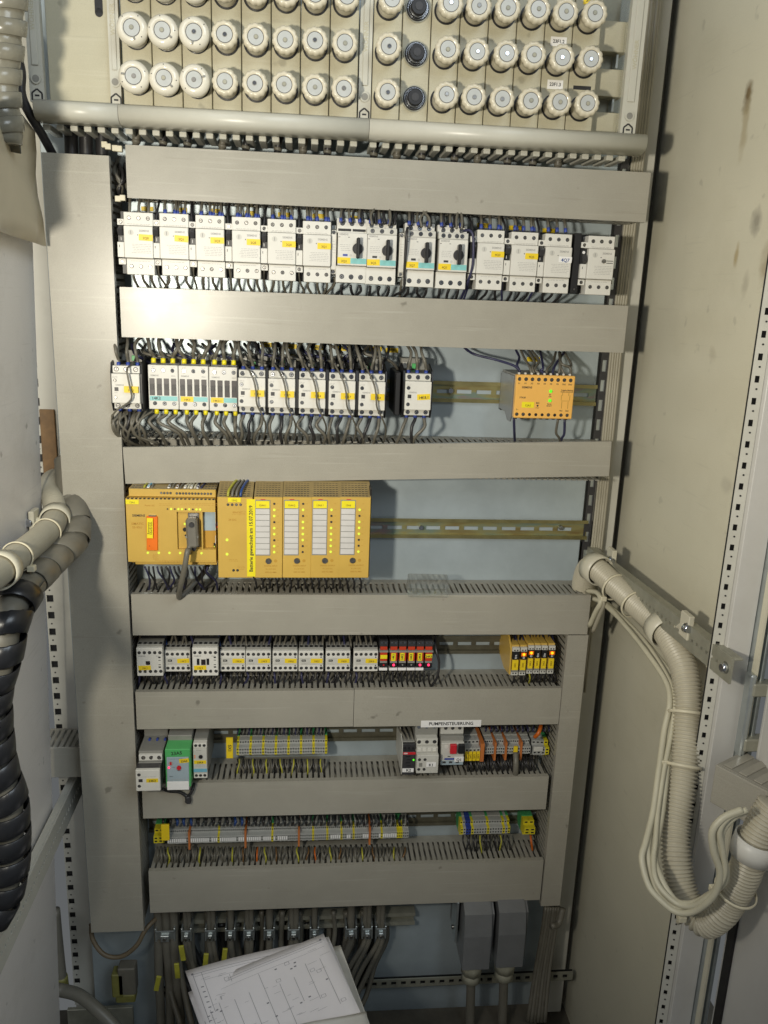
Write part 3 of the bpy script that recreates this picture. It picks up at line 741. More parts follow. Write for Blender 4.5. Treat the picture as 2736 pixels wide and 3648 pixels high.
def rotary(px, py, label, code, extra=0):
    c = pt(px, py, -.012); e = dev('motor_breaker', label, 'breaker', c.x, c.z, GK); w = 22.3; yf = -97
    pb(e, 'base', 'black', -w, w, -60, 0, -45, 45)
    pb(e, 'front_cover', 'white_plastic', -w + 1.5, w, yf, -58, -23, 23, .8)
    pb(e, 'top_terminal_block', 'white_plastic', -w, w, yf + 16, -58, 23.5, 44, .6)
    pb(e, 'bottom_terminal_block', 'white_plastic', -w - .5, w + .5, yf + 7, -58, -47.5, -23.6, .6)
    for i in range(3): screw(e, -14 + i * 14, 37, yf + 16, 3.6, True); screw(e, -14 + i * 14, -39, yf + 7, 3.6, True)
    if extra:
        pb(e, 'auxiliary_contact_block', 'grey_plastic', -w, w, yf + 2, -58, 23.4, 32.6, .5)
        xs = (-14, 0, 14) if extra == 3 else (-15, -6.5, 5, 13)
        for x in xs: screw(e, x, 28, yf + 2, 3.2, True)
    else:
        pb(e, 'aux_slot', 'black', -w + 2, -1, yf + 15.5, -70, 26, 29.5, .2); pb(e, 'aux_slot', 'black', 1, w - 2, yf + 15.5, -70, 26, 29.5, .2)
    kn = pc(e, 'knob', 'charcoal', 8.5, 1, yf - 4, yf, 8, 28, 7.6, .4)
    pb(kn, 'handle', 'black', -2.4, 2.4, -12, 2, -14, 15, 1.2)
    txt(e, 'SIEMENS', 3.6, 'print_grey', -w + 10, 20.3, yf)
    pc(e, 'dial', 'white_plastic', -w + 9.5, 14, yf - .6, yf, 3.6, 18)
    for x in (-w + 3.5, -w + 17.5): pb(e, 'mark', 'ink', x - 1.3, x + 1.3, yf - .15, yf, 16.2, 17, .05)
    pb(e, 'label_window', 'blue' if code == '3Q3' else 'charcoal', -w + 9, -w + 16, yf - .2, yf, -10, -7, .1)
    pc(e, 'reset_button', 'grey_plastic', -w + 20.5, -8.5, yf - .5, yf, 1.8, 12)
    lines(e, -w + 4, -w + 20, 6, 4, 2.6, yf)
    sticker(e, '', 9.5, -16.5, yf, 24, 7.8, 'teal_tag')
    sticker(e, code, -11.5, -16.3, yf - .1, 19, 8.8, roll=random.uniform(-2, 2))
    return e
rotary(1254, 888, 'rotary breaker with black knob and two dark slots, first of four', '3Q3')
rotary(1359, 895, 'second rotary breaker, right beside the one with dark slots', '3Q5', 3)
rotary(1497, 904, 'third rotary breaker with a black wire looping past its left edge', '3Q7', 3)
rotary(1613, 911, 'fourth rotary breaker with four small screws above its black knob', '4Q1', 4)
for px, py, lab in ((1189, 895, 'narrow white contact block left of the first rotary breaker'), (1431, 905, 'narrow grey contact block between second and third rotary breaker')):
    c = pt(px, py, -.004); e = dev('contact_block', lab, 'contact block', c.x, c.z, 'narrow contact blocks')
    pb(e, 'body', 'white_plastic', -3.8, 3.8, -88, 0, -26, 24, .5)
    for z in (27, -29): pb(e, 'terminal', 'grey_plastic', -3.8, 3.8, -82, 0, z - 3.5, z + 3.5, .4); screw(e, 0, z, -82, 2.6, True)
    for z in (35, -37): pb(e, 'lug', 'galv', -3, 3, -70, -60, z - 3, z + 3, .3)
    lines(e, -2.5, 2.5, 14, 5, 4, -88)
# ------------------------------------------------------------------ contactor row
GC = 'contactors of the second row'
def contactor4(px, py, label, code, teal):
    c = pt(px, py, 0); e = dev('contactor', label, 'contactor', c.x, c.z, GC); w = 22.2; yf = -85
    pb(e, 'base', 'charcoal', -w, w, -60, 0, -40, 40)
    pb(e, 'coil_terminals', 'grey_plastic', -w + 2, w - 2, -58, -10, 40, 46, .5)
    pb(e, 'front', 'white_plastic', -w, w, yf, -58, -33.4, 33.4, .8)
    for i in range(4):
        x = -16.6 + i * 10.7
        s = pb(e, 'contact_slot', 'slot_dark', x - 3.9, x + 3.9, yf - .3, yf + 2, -12.4, 13.4, .3)
        pb(s, 'catch', 'black', -2.4, 2.4, -1.6, -.9, -4, 4, .3)
    for i in range(3): screw(e, -14 + i * 14.3, 25.5, yf, 3.1, True); screw(e, -13 + i * 14.3, -24.5, yf, 3.1, True)
    for i in range(3): lines(e, -17 + i * 14.3, -11 + i * 14.3, 30.6, 1, 1, yf)
    txt(e, 'SIEMENS', 3.3, 'print_grey', -12.5, 17.6, yf); txt(e, 'SIRIUS', 2.2, 'print_grey', 15, 17.3, yf)
    sticker(e, '', 0, -16.8, yf, 41, 7, 'teal_tag')
    if teal: txt(e, code, 6.2, 'ink', -11, -16.8, yf - .5, 3)
    else: sticker(e, code, -10.2, -16.9, yf - .2, 19, 8, roll=random.uniform(-2, 1))
    return e
contactor4(582, 1380, 'contactor with four dark slots and handwritten teal tag', '14K2', True)
contactor4(690, 1383, 'middle contactor with four dark slots and yellow tag', '14K3', False)
contactor4(798, 1387, 'contactor with four dark slots next to the first timer contactor', '14K3.1', False)
GT = 'contactors with auxiliary block of the second row'
def contactorT(px, py, label, code, white=False, hand=False):
    c = pt(px, py, -.024); e = dev('contactor', label, 'contactor', c.x, c.z, GT); w = 20.2; yf = -109
    pb(e, 'base', 'charcoal', -w - 2, w + 2, -84, 0, -36, 34, .8)
    pb(e, 'coil_terminals', 'mid_plastic', -w, w, -40, -12, 34, 52, .6)
    pb(e, 'coil_plug', 'green', -3, 5, -44, -38, 36, 44, .5); pb(e, 'coil_plug', 'grey_plastic', -w + 2, -w + 9, -44, -38, 36, 46, .5)
    for s in (-1, 1):
        prism('side_plate', [(-.006, -.033), (-.012, .030), (-.060, .046), (-.098, .037), (-.104, .022), (-.104, -.022), (-.096, -.035)], s * (w + .6) * .001, s * (w + 2.6) * .001, 'black', e)
    pb(e, 'front', 'white_plastic', -w, w, yf, -80, -21.5, 22, .7)
    pb(e, 'top_terminals', 'white_plastic' if white else 'grey_plastic', -w + .5, w - .5, yf + 8, -80, 22.4, 33, .5)
    pb(e, 'bottom_terminals', 'grey_plastic', -w + .5, w - .5, yf + 9, -80, -31, -21.9, .5)
    for i in range(3): screw(e, -14 + i * 14, 27.8, yf + 8, 3.6, not white); screw(e, -14 + i * 14, -26, yf + 9, 3.4, not white)
    for z in (12, -13): screw(e, -w + 5, z, yf, 2.9 if not white else 2.4, not white)
    for x in (-5, 4, 13):
        for z in (12, -13): pc(e, 'blank_plug', 'white_plastic', x, z, yf - .25, yf, 2.7, 14)
    pb(e, 'indicator', 'charcoal', -w + 4, -w + 9.6, yf - .5, yf, -3.6, 2, .2)
    txt(e, 'SIEMENS', 3.3, 'print_grey', -8.5, 5.2, yf)
    lines(e, -w + 1, -w + 9, 18, 2, 2, yf); lines(e, -w + 3, -w + 10, -6, 1, 2, yf)
    if hand: sticker(e, code, 8.5, -1.2, yf - .2, 20, 8.8, ink='ink', size=5.6, roll=4)
    else:
        t = sticker(e, code, 8.5, -.5, yf - 4, 20.5, 9.6, roll=random.uniform(-2, 1)); pb(e, 'tag_holder', 'yellow_tag', -1.8, 18.8, yf - 4, yf, -5, 4, .4)
    return e
k0 = contactorT(448, 1385, 'white fronted contactor with black side, leftmost of the second row', '14K1', white=True)
tl = ['first of five timer contactors, beside the four-slot ones', 'second of the five contactors with round terminals', 'third of the five contactors with round terminals', 'fourth of the five contactors with round terminals', 'last of the five contactors, beside the bare rail']
TX = [(897, 1399), (1003.5, 1402), (1112, 1405), (1218.5, 1409), (1325, 1412)]
for i, (px, py) in enumerate(TX): contactorT(px, py, 'grey contactor with yellow tag, ' + tl[i], '14K%d' % (4 + i))
ks = contactorT(1489.5, 1411, 'single contactor standing alone on the gold rail', '14K8.1', hand=True)
pb(ks, 'side_block', 'black', -34, -25.5, -92, -4, -33, 34, 1.2)
# amber safety relay
c = pt(1940, 1415, -.024); e = dev('safety_relay', 'amber safety relay with green lamps on the gold rail', 'relay', c.x, c.z)
pb(e, 'base', 'black', -46, 46, -12, 0, -34, 26); pb(e, 'body', 'mid_plastic', -45.5, 45.5, -99, -10, -32.5, 33, 1)
prism('side_wing', [(-.010, -.030), (-.010, .030), (-.097, .030), (-.097, -.033), (-.090, -.042), (-.07, -.042), (-.05, -.03)], -.0475, -.0458, 'housing', e)
pb(e, 'front', 'amber', -46.5, 46.5, -109, -98, -33.5, 33.5, 1.2)
top = ['L+', 'X1', 'X2', 'X3', 'X4', 'X5', 'X6', '13a2', '25a2']
for i in range(9):
    x = -41.5 + i * 10.1; screw(e, x, 27, -109, 2.9); txt(e, top[i], 3.2, 'ink', x - .5, 20.5, -109)
    if i in (2, 3, 4, 6): pc(e, 'blind_hole', 'black', x - .5, -27.5, -109.3, -109, 2.4, 14)
    else: screw(e, x - .5, -27.5, -109, 2.7)
    pb(e, 'terminal_slot', 'black', x - 3, x + 1, -107, -100, -35.2, -33, .2); pc(e, 'terminal_sleeve', 'grey_plastic', x, 35, -103, -98, 1.7, 8)
txt(e, 'SIEMENS', 4.4, 'ink', -29, 14.3, -109); txt(e, '3TK28', 3.6, 'ink', -35, -1.5, -109); txt(e, 'L–', 3.4, 'ink', -42, -20, -109)
txt(e, 'Freigabe Meldung', 2.7, 'ink', 35, 11.5, -109); txt(e, 'ENABLE INDICATION', 2.1, 'ink', 35, 8.8, -109)
txt(e, '14a2', 2.9, 'ink', 27.5, -20.5, -109); txt(e, '26a2', 2.9, 'ink', 37.5, -20.5, -109)
sticker(e, '12A1', -25.5, -12.5, -109, 19.5, 9, 'yellow_tape', 'print_tag', 4.4)
for z, a, b in ((9.5, 'Ein', 'ON'), (-5, 'Bereit', 'READY')):
    pc(e, 'lamp', 'led_lime', 8.8, z, -111.5, -109, 2.6, 16, 2.0, .3); txt(e, a, 2.7, 'ink', 8.5, z - 5.5, -109); txt(e, b, 2.7, 'ink', 8.5, z - 8.5, -109)
k = .001
boxes('circuit_diagram', [(a * k, b * k, -.1092, -.109, c_ * k, d * k) for a, b, c_, d in ((28, 28.5, -17, -6), (38, 38.5, -17, -6), (26.5, 27, -4, 4), (40, 40.5, -4, 4), (28, 28.5, 3, 8), (38, 38.5, 3, 8), (27, 40, -5.2, -4.8))], 'print_tag', e)
txt(e, 'BG', 4, 'ink', -10, -9.5, -109); pc(e, 'test_mark', 'ink', -10, -13.5, -109.15, -109, 1.6, 12); txt(e, 'DGUV', 2, 'ink', -10, -17, -109)
# ------------------------------------------------------------------ yellow controller
YC = -.036; yc = (YC - PL) * 1000
a = pt(447, 1775, YC); b = pt(770, 2003, YC)
cpu = dev('controller', 'wide yellow programmable controller with orange handle and grey plug', 'controller', (a.x + b.x) / 2, (a.z + b.z) / 2)
hw = (b.x - a.x) / 2 * 1000; hh = (a.z - b.z) / 2 * 1000
def cp(px, py, Y=YC): p = pt(px, py, Y) - cpu.location; return p.x * 1000, p.z * 1000
pb(cpu, 'housing', 'plc_deep', -hw + 1, hw, yc + 20, 0, -hh - 8, hh + 12, 1)
# front as frame around the two recesses
ra = cp(629, 1823); rb_ = cp(770, 1958); rm = cp(720, 1900)[0]
rx0, rz1 = ra; rx1, rz0 = rb_
k = .001
boxes('front', [(-hw * k, rx0 * k, yc * k, (yc + 21) * k, -hh * k, hh * k), (rx0 * k, hw * k, yc * k, (yc + 21) * k, rz1 * k, hh * k), (rx0 * k, hw * k, yc * k, (yc + 21) * k, -hh * k, rz0 * k), ((rx1) * k, hw * k, yc * k, (yc + 21) * k, rz0 * k, rz1 * k), ((rm - 1) * k, (rm + 1) * k, (yc + .5) * k, (yc + 21) * k, rz0 * k, rz1 * k)], 'plc', cpu)
pb(cpu, 'socket_recess', 'plc', rx0, rm - 1, yc + 6, yc + 10, rz0, rz1, .2)
pb(cpu, 'switch_recess', 'plc_deep', rm + 1, rx1, yc + 12, yc + 16, rz0, rz1, .2)
tb = pb(cpu, 'top_terminal_block', 'plc', -hw + 3, hw, yc + 10, yc + 30, hh + .5, hh + 12.5, .8)
prism('vented_top', [(((yc + 12) * k), (hh + 12.5) * k), ((yc + 60) * k, (hh + 16) * k), ((yc + 60) * k, (hh + 10) * k), ((yc + 12) * k, (hh + 10) * k)], (-hw + 3.5) * k, hw * k, 'plc_vent', cpu)
boxes('vent_slots', [((-hw + 6 + i * 5) * k, (-hw + 9.6 + i * 5) * k, (yc + 18 + r * 9) * k, (yc + 20.5 + r * 9) * k, (hh + 12.9 + r * .65) * k, (hh + 13.4 + r * .65) * k) for r in range(4) for i in range(26) if i < 5 or i > 20], 'black', cpu)
for i in range(4): screw(cpu, cp(511 + i * 13, 0)[0], hh + 6.6, yc + 10, 1.9)
for i in range(12): screw(cpu, cp(575.5 + i * 12.9, 0)[0], hh + 6.3, yc + 10, 1.9)
for i in range(22): pb(cpu, 'latch_notch', 'black', -hw + 2 + i * 6.1, -hw + 5.4 + i * 6.1, yc - .3, yc + 4, hh - 1.1, hh + .6, .1)
pb(cpu, 'bottom_terminal_block', 'plc', -hw + 8, hw, yc + 12, yc + 30, -hh - 8.5, -hh - .4, .6)
for i in range(6):
    for dx in (0, 12): screw(cpu, cp(525 + i * 38 + dx, 0)[0] - 2, -hh - 2.5, yc + 12, 1.8)
oh = pb(cpu, 'battery_handle', 'orange', -8.3, 8.3, -6, 0, -27.5, 27.5, .8); ox, oz = cp(543, 1899); oh.location = (ox * k, yc * k, oz * k); oh.rotation_euler = (0, .03, 0)
sticker(oh, '', -2.6, 9.5, -6, 9, 32, 'yellow_tape')
for j, s in enumerate(('Remanenz', 'Überbrück.')): txt(oh, s, 4.6, 'print_tag', -4.6 + j * 3.7, 9.5, -6.6, 90)
pb(oh, 'pip', 'ink', -4, -3, -6.4, -6, -19.5, -18.5, .1); pb(oh, 'clip', 'steel', -5, 6, -5, 0, 27.7, 29, .2)
sticker(cpu, '13A1', *cp(471, 1788), yc, 19.5, 6.8, 'yellow_tape', 'print_tag', 4)
txt(cpu, 'SIEMENS', 5.2, 'ink', *cp(494, 1837), yc); txt(cpu, 'SIMATIC', 5, 'print_plc', *cp(490, 1866), yc); txt(cpu, 'S5-95U', 5, 'print_plc', *cp(489, 1879), yc); txt(cpu, 'Power AC', 3.4, 'print_plc', *cp(533, 1801), yc)
lines(cpu, *[cp(503, 0)[0], cp(560, 0)[0]], cp(0, 1787)[1], 2, 2.4, yc, 'print_plc'); lines(cpu, cp(572, 0)[0], cp(765, 0)[0], cp(0, 1784)[1], 2, 2.6, yc, 'print_plc'); lines(cpu, cp(470, 0)[0], cp(495, 0)[0], cp(0, 1970)[1], 6, 1.7, yc, 'print_plc'); lines(cpu, cp(470, 0)[0], cp(755, 0)[0], cp(0, 1993)[1], 2, 2, yc, 'print_plc')
for i in range(10):
    x, z = cp(597 + i * 12.9, 1813 + i * .2); on = i in (1, 3, 4, 6, 8, 9)
    pc(cpu, 'status_lamp', 'led_yellow' if on else 'charcoal', x, z, yc - .8, yc, 1.7 if on else 1.3, 10)
for i, px in enumerate((527, 566, 604, 642, 680, 718)):
    x, z = cp(px, 1969 + i * .3); pc(cpu, 'status_lamp', 'charcoal' if i == 4 else 'led_yellow', x, z, yc - .8, yc, 1.9 if i != 4 else 1.2, 10)
x, z = cp(657, 1870); pc(cpu, 'status_lamp', 'led_yellow', x, z, yc + 5.4, yc + 6, 2, 12)
x, z = cp(657, 1890); pc(cpu, 'round_socket', 'black', x, z, yc + 5.4, yc + 6, 3.4, 16)
x, z = cp(659, 1911); pc(cpu, 'jack', 'charcoal', x, z, yc + 5.4, yc + 6, 1.4, 10)
dk = pc(cpu, 'mode_dial', 'blue', cp(748, 0)[0] + 1, cp(0, 1868)[1], yc + 8, yc + 12, 6.6, 20); pb(dk, 'pointer', 'red', -1.4, 1.4, -4, -2, -6, 6, .3, (0, .9, 0))
pb(cpu, 'dial_plate', 'blue_panel', rm + 1.5, rx1 - .5, yc + 11, yc + 12, cp(0, 1890)[1], rz1 - .5, .1)
ph = pb(cpu, 'potentiometer', 'white_plastic', cp(733, 0)[0], rx1 - .6, yc + 6, yc + 12, cp(0, 1935)[1], cp(0, 1906)[1], .6); pb(cpu, 'rocker', 'black', cp(723, 0)[0] + .6, cp(732, 0)[0] + .6, yc + 9, yc + 12, cp(0, 1950)[1], cp(0, 1935)[1], .3); pb(cpu, 'status_lamp', 'led_yellow', cp(726, 0)[0], cp(730, 0)[0], yc + 8.6, yc + 9, cp(0, 1949)[1], cp(0, 1945)[1], 0)
# serial plug
sx, sz = cp(688, 1892); plug = dev('serial_plug', 'grey serial plug in the yellow controller with its cable', 'plug', cpu.location.x + sx * k, cpu.location.z + sz * k)
pb(plug, 'socket_shell', 'chrome', -10, 12, yc + 2, yc + 7, -46, 46, .4) if False else pb(plug, 'socket_shell', 'steel', -8, 9, yc + 3.5, yc + 6, -27, 28, .4)
link('hood', boxm(.0175, .020, .046, .003, 'plug_grey'), plug, (0, (yc - 6) * k, 0), (0, -.03, 0))
pc(plug, 'thumb_screw', 'charcoal', 0, 15, yc - 19.5, yc - 15, 4, 14); pc(plug, 'thumb_screw', 'charcoal', 2, -26, yc - 10, yc, 3.4, 14); pb(plug, 'hood_bar', 'mid_plastic', -10, 9.5, yc - 14, yc - 2, -8, -4, 1)
pz = plug.location
tube('cable', [pz + Vector((-.003, (yc - 10) * k, -.014)), pz + Vector((-.006, (yc - 16) * k, -.030)), pt(668, 1962, YC - .03), pt(658, 2020, YC - .03), pt(643, 2090, YC - .015), pt(637, 2128, -.006), pt(655, 2118, .002), pt(690, 2080, .01), pt(725, 2040, .03), pt(745, 2000, .05)], .0042, 'cable_grey', 10, parent=plug)
# power module and four I/O modules
GM = 'yellow plug-in modules of the controller'
def module(px0, px1, label, kind, code='', leds=''):
    a = pt(px0, 1771, -.042); b = pt(px1, 2059, -.042); e = dev('plug_in_module', label, 'module', (a.x + b.x) / 2, (a.z + b.z) / 2, GM)
    hw = (b.x - a.x) / 2 * 1000 - .3; hh = (a.z - b.z) / 2 * 1000; yf = (-.042 - PL) * 1000
    pb(e, 'body', 'plc', -hw, hw, yf, 0, -hh, hh, .8)
    prism('vented_top', [(yf * k + .001, hh * k), (yf * k + .042, (hh + 16) * k), (-.01, (hh + 16) * k), (-.01, hh * k)], -hw * k, hw * k, 'plc_vent', e)
    vs = []
    for r in range(7):
        y = yf + 5 + r * 5.4; z = hh + 1.2 + r * 2.06
        for i in range(8): vs.append(((-hw + 3 + i * (hw * 2 - 6) / 8) * k, (-hw + 3 + (i + .72) * (hw * 2 - 6) / 8) * k, (y - 1) * k, (y + 1) * k, (z - .3) * k, (z + .62) * k))
    boxes('vent_slots', vs, 'black', e)
    if kind == 'power':
        def q(px, py): p = pt(px, py, -.042) - e.location; return p.x * 1000, p.z * 1000
        sticker(e, '13A2', *q(835, 1781), yf, 19.5, 6.8, 'yellow_tape', 'print_tag', 4); 
        for i in range(4): x, z = q(812 + i * 15, 1798); screw(e, x, z, yf, 2.1)
        for i in range(2): x, z = q(832 + i * 14, 2032); screw(e, x, z, yf, 2.1)
        sticker(e, '', q(885, 0)[0], 0, yf, 13, hh * 2 - 5, 'yellow_tape', name='battery_note'); t = txt(e, 'Batterie gewechselt am 15.07.2019', 7.6, 'ink', q(885, 0)[0], -1, yf - .6, 90)
        txt(e, 'Power AC', 3.2, 'print_plc', *q(845, 1826), yf); txt(e, '24 DC', 4.5, 'print_plc', *q(828, 1852), yf)
        lines(e, q(805, 0)[0], q(865, 0)[0], q(0, 1812)[1], 3, 2.5, yf, 'print_plc'); lines(e, q(785, 0)[0], q(830, 0)[0], q(0, 1988)[1], 2, 2.3, yf, 'print_plc'); lines(e, q(822, 0)[0], q(860, 0)[0], q(0, 2012)[1], 3, 2.5, yf, 'print_plc')
        for py in (1923, 1974): x, z = q(809, py); pc(e, 'status_lamp', 'led_yellow', x, z, yf - .8, yf, 2.2, 12)
        pb(e, 'terminal_pocket', 'black', q(805, 0)[0], q(868, 0)[0], yf + 1, yf + 12, hh - .2, hh + .6, 0)
    else:
        x0 = -hw + 2.2; x1 = x0 + 22; n = 8
        zt = hh - 5; zl = zt - 88
        pb(e, 'label_frame', 'mid_plastic', x0 - .8, x1 + .8, yf - .3, yf, zl - .8, zt + .8, .1)
        sticker(e, code, (x0 + x1) / 2, zt - 6.5, yf - .3, 21, 11.5, 'yellow_tape', 'print_tag', 4)
        for i in range(n): pb(e, 'label_field', 'label_paper', x0 + .4, x1 - .4, yf - .9, yf - .2, zt - 13.5 - (i + 1) * 9.3 + .9, zt - 13.5 - i * 9.3 - .1, .15)
        for i in range(9):
            on = leds[i] == '1'
            if leds[i] != '-': pc(e, 'status_lamp', 'led_yellow' if on else 'charcoal', x1 + 6.8, zt - 5 - i * 9.75, yf - 1, yf, 2.0 if on else 1.7, 10)
            lines(e, x1 + 10.5, x1 + 14.5, zt - 5 - i * 9.75, 1, 1, yf, 'print_plc')
        pc(e, 'lock_screw', 'steel', x0 + 20, zl - 9.5, yf - 2, yf, 4.6, 16); pb(e, 'clip', 'red', x0 + 8, x0 + 15, yf - .8, yf, zt + 1, zt + 2, .1)
        for j, s in enumerate(('DIGITAL INPUT' if 'in' in kind else 'DIGITAL OUTPUT', '8 x 24 V DC', '6ES5 421-8MA')): txt(e, s, 3.0, 'print_plc', 4, zl - 18 - j * 5.2, yf)
        pc(e, 'slot_number', 'plc_deep', x1 + 9, zl - 9.5, yf - .1, yf, 2.6, 14)
    return e
module(773, 902, 'yellow power module with a vertical battery note strip', 'power')
module(904, 1006, 'yellow input module beside the battery note strip', 'in', '13A4.1', '011011011')
module(1007.5, 1108, 'second yellow module with white label fields', 'in', '13A4.2', '010111100')
module(1109.5, 1209, 'third yellow module with white label fields', 'out', '13A5.1', '-10011111')
lm = module(1210.5, 1313, 'last yellow module, beside the empty rail', 'out', '13A6', '-10111001')
pb(lm, 'end_cover', 'black', 22.9, 25.5, -122, -2, -66, 78, .5)
# clear plastic tab lying on the duct below
tag(wbox('clear_tab', pt(1453, 2085, 0).x, pt(1597, 2085, 0).x, -.012, .018, -.4775, -.448, 'clear', b=.002, rot=(.25, .02, 0)), 'clear plastic tab lying on the duct below the empty rail', 'plastic tab')
# ------------------------------------------------------------------ small contactor row
GS = 'small contactors of the fourth row'
def small(px, py, label, code, kind='relay'):
    Y = .017 if kind == 'relay' else .0; c = pt(px, py, Y); e = dev('small_contactor', label, 'contactor', c.x, c.z, GS); yf = (Y - PL) * 1000
    w = 21; h = 19 if kind == 'relay' else 25.2
    pb(e, 'base', 'charcoal', -w, w, yf + 14, 0, -h - 1, h + 1); pb(e, 'terminal_ledge', 'mid_plastic', -w + .5, w - .5, yf + 6, yf + 30, h - 1, h + 4, .5)
    pb(e, 'front', 'white_plastic', -w, w, yf, yf + 14, -h, h, .7)
    for i in range(5):
        x = -16.6 + i * 8.4
        screw(e, x, h - 6.3 if kind == 'relay' else h - 8.5, yf, 2.8); screw(e, x + .4, -h + 6.3 if kind == 'relay' else -h + 8.3, yf, 2.8)
        pb(e, 'entry', 'black', x - 2.4, x + 2.4, yf + 6.5, yf + 14, h + 3.6, h + 4.4, .1)
    if kind == 'relay':
        pb(e, 'window_frame', 'grey_plastic', -w + 1.5, w - 1, yf - .35, yf, -6.8, 6.8, .2)
        pb(e, 'indicator', 'black', -w + 5, -w + 12, yf - .8, yf, -.5, 3.2, .2); pb(e, 'indicator_bar', 'grey_plastic', -w + 6, -w + 10.5, yf - 1, yf - .8, .9, 1.8, .1)
        sticker(e, code, 9.6, .8, yf - .4, 20, 8, roll=random.uniform(-2, 2)); lines(e, -w + 4, -w + 14, -3.2, 2, 1.8, yf - .35)
        for z in (7.6, -7.6): pc(e, 'pin', 'black', w - 4, z, yf - .6, yf, 1.1, 10)
    else:
        txt(e, 'SIEMENS', 3.2, 'print_grey', -12.5, 10.5, yf); txt(e, 'SIRIUS', 2.2, 'print_grey', 13, 10.5, yf)
        if kind == 'square': pb(e, 'indicator', 'slot_dark', -6.5, .6, yf - .4, yf, -5, 1.6, .2)
        else:
            pb(e, 'indicator', 'slot_dark', -6.6, .8, yf - .6, yf, -5.5, 4.6, .2)
            for x in (-11.5, 4.4): pb(e, 'bracket', 'black', x - 2.2, x + 2.2, yf - .3, yf, -5.5, 6, .1)
        sticker(e, code, -8.4, -10.2, yf - .2, 20, 7.8, roll=1)
        for z in (7.5, 3, -5, -10): pb(e, 'mark', 'ink', w - 7, w - 3.2, yf - .2, yf, z - .5, z + (.6 if z in (3, -5) else 2), .1)
    return e
small(533.5, 2358.5, 'small contactor with brown square window, leftmost of its row', '19K1', 'square')
small(632.5, 2355.5, 'small contactor between the two taller ones', '19K2')
small(731, 2358, 'small contactor with two black brackets and brown window', '19K3', 'bracket')
for i, (px, l) in enumerate(((829, 'right beside the one with black brackets'), (920.5, 'second right of the black brackets'), (1015.5, 'third right of the black brackets'), (1108, 'fourth right of the black brackets'), (1204, 'fifth right of the black brackets'), (1303, 'next to the red relays'))):
    small(px, 2355.5, 'small contactor with yellow tag, ' + l, ['19K4', '19K5', '19K6', '19K7', '19K8', '20K0'][i])
# red plug-in relays
GRr = 'red relays in black sockets'
rl = ['red relay with horizontal yellow tag and dim lamp, leftmost', 'red relay with long upright tag and lit lamp', 'red relay with dark lamp, left of two unlit', 'red relay with dark lamp, right of two unlit', 'lit red relay beside the two unlit ones', 'rightmost red relay with horizontal tag and no white foot label']
for i, (px, code, on) in enumerate(((1367, '', .3), (1403, '14K1', 1), (1434.5, '24K2', 0), (1466, '24K3', 0), (1497, '24K4', 1), (1527.5, '24K5', 1))):
    c = pt(px, 2340, .012); e = dev('plug_in_relay', rl[i], 'relay', c.x, c.z, GRr); yf = (.012 - PL) * 1000
    pb(e, 'socket', 'black', -7.4, 7.4, yf + 10, 0, -26, 28, .5)
    pb(e, 'terminal_head', 'charcoal', -7, 7, yf + 3, yf + 12, 17.5, 28, .5)
    for x in (-3.4, 3.4): screw(e, x, 24.5, yf + 3, 2.2, True)
    pb(e, 'coloured_cap', 'red_relay', -6, 6, yf + 2, yf + 10, 11.5, 17.6, .6)
    pb(e, 'bridge', 'mid_plastic', -7.6, 7.6, yf - 1, yf + 10, 8.2, 11.4, .4)
    pb(e, 'relay_body', 'red_relay', -5.9, 5.9, yf - 1, yf + 10, -7.5, 8, .5)
    if i in (0, 5): sticker(e, code, 0, 0.5 if i == 0 else 2, yf - 1, 11.6, 7, 'yellow_tape', 'ink', 5.2)
    else: sticker(e, '', -.8, .6 if i > 1 else 0, yf - 1, 7.5, 14.5, 'yellow_tape'); txt(e, code, 5, 'ink', -.8, .6, yf - 1.7, 90)
    pb(e, 'latch', 'mid_plastic', -6, 6, yf, yf + 10, -11.6, -7.6, .4)
    pb(e, 'lamp_module', 'black', -6.8, 6.8, yf + 1, yf + 12, -20, -11.8, .4)
    if on: pc(e, 'lamp', 'led_red' if on == 1 else 'red', .4, -15.3, yf - .4, yf + 1, 2.0 if on == 1 else 1.5, 14)
    else: pc(e, 'lamp', 'mid_plastic', .4, -15.3, yf + .4, yf + 1, 1.4, 12)
    if i < 5: pb(e, 'foot_label', 'white_tag', -7, 7, yf + 1, yf + 10, -26, -21.4, .3)
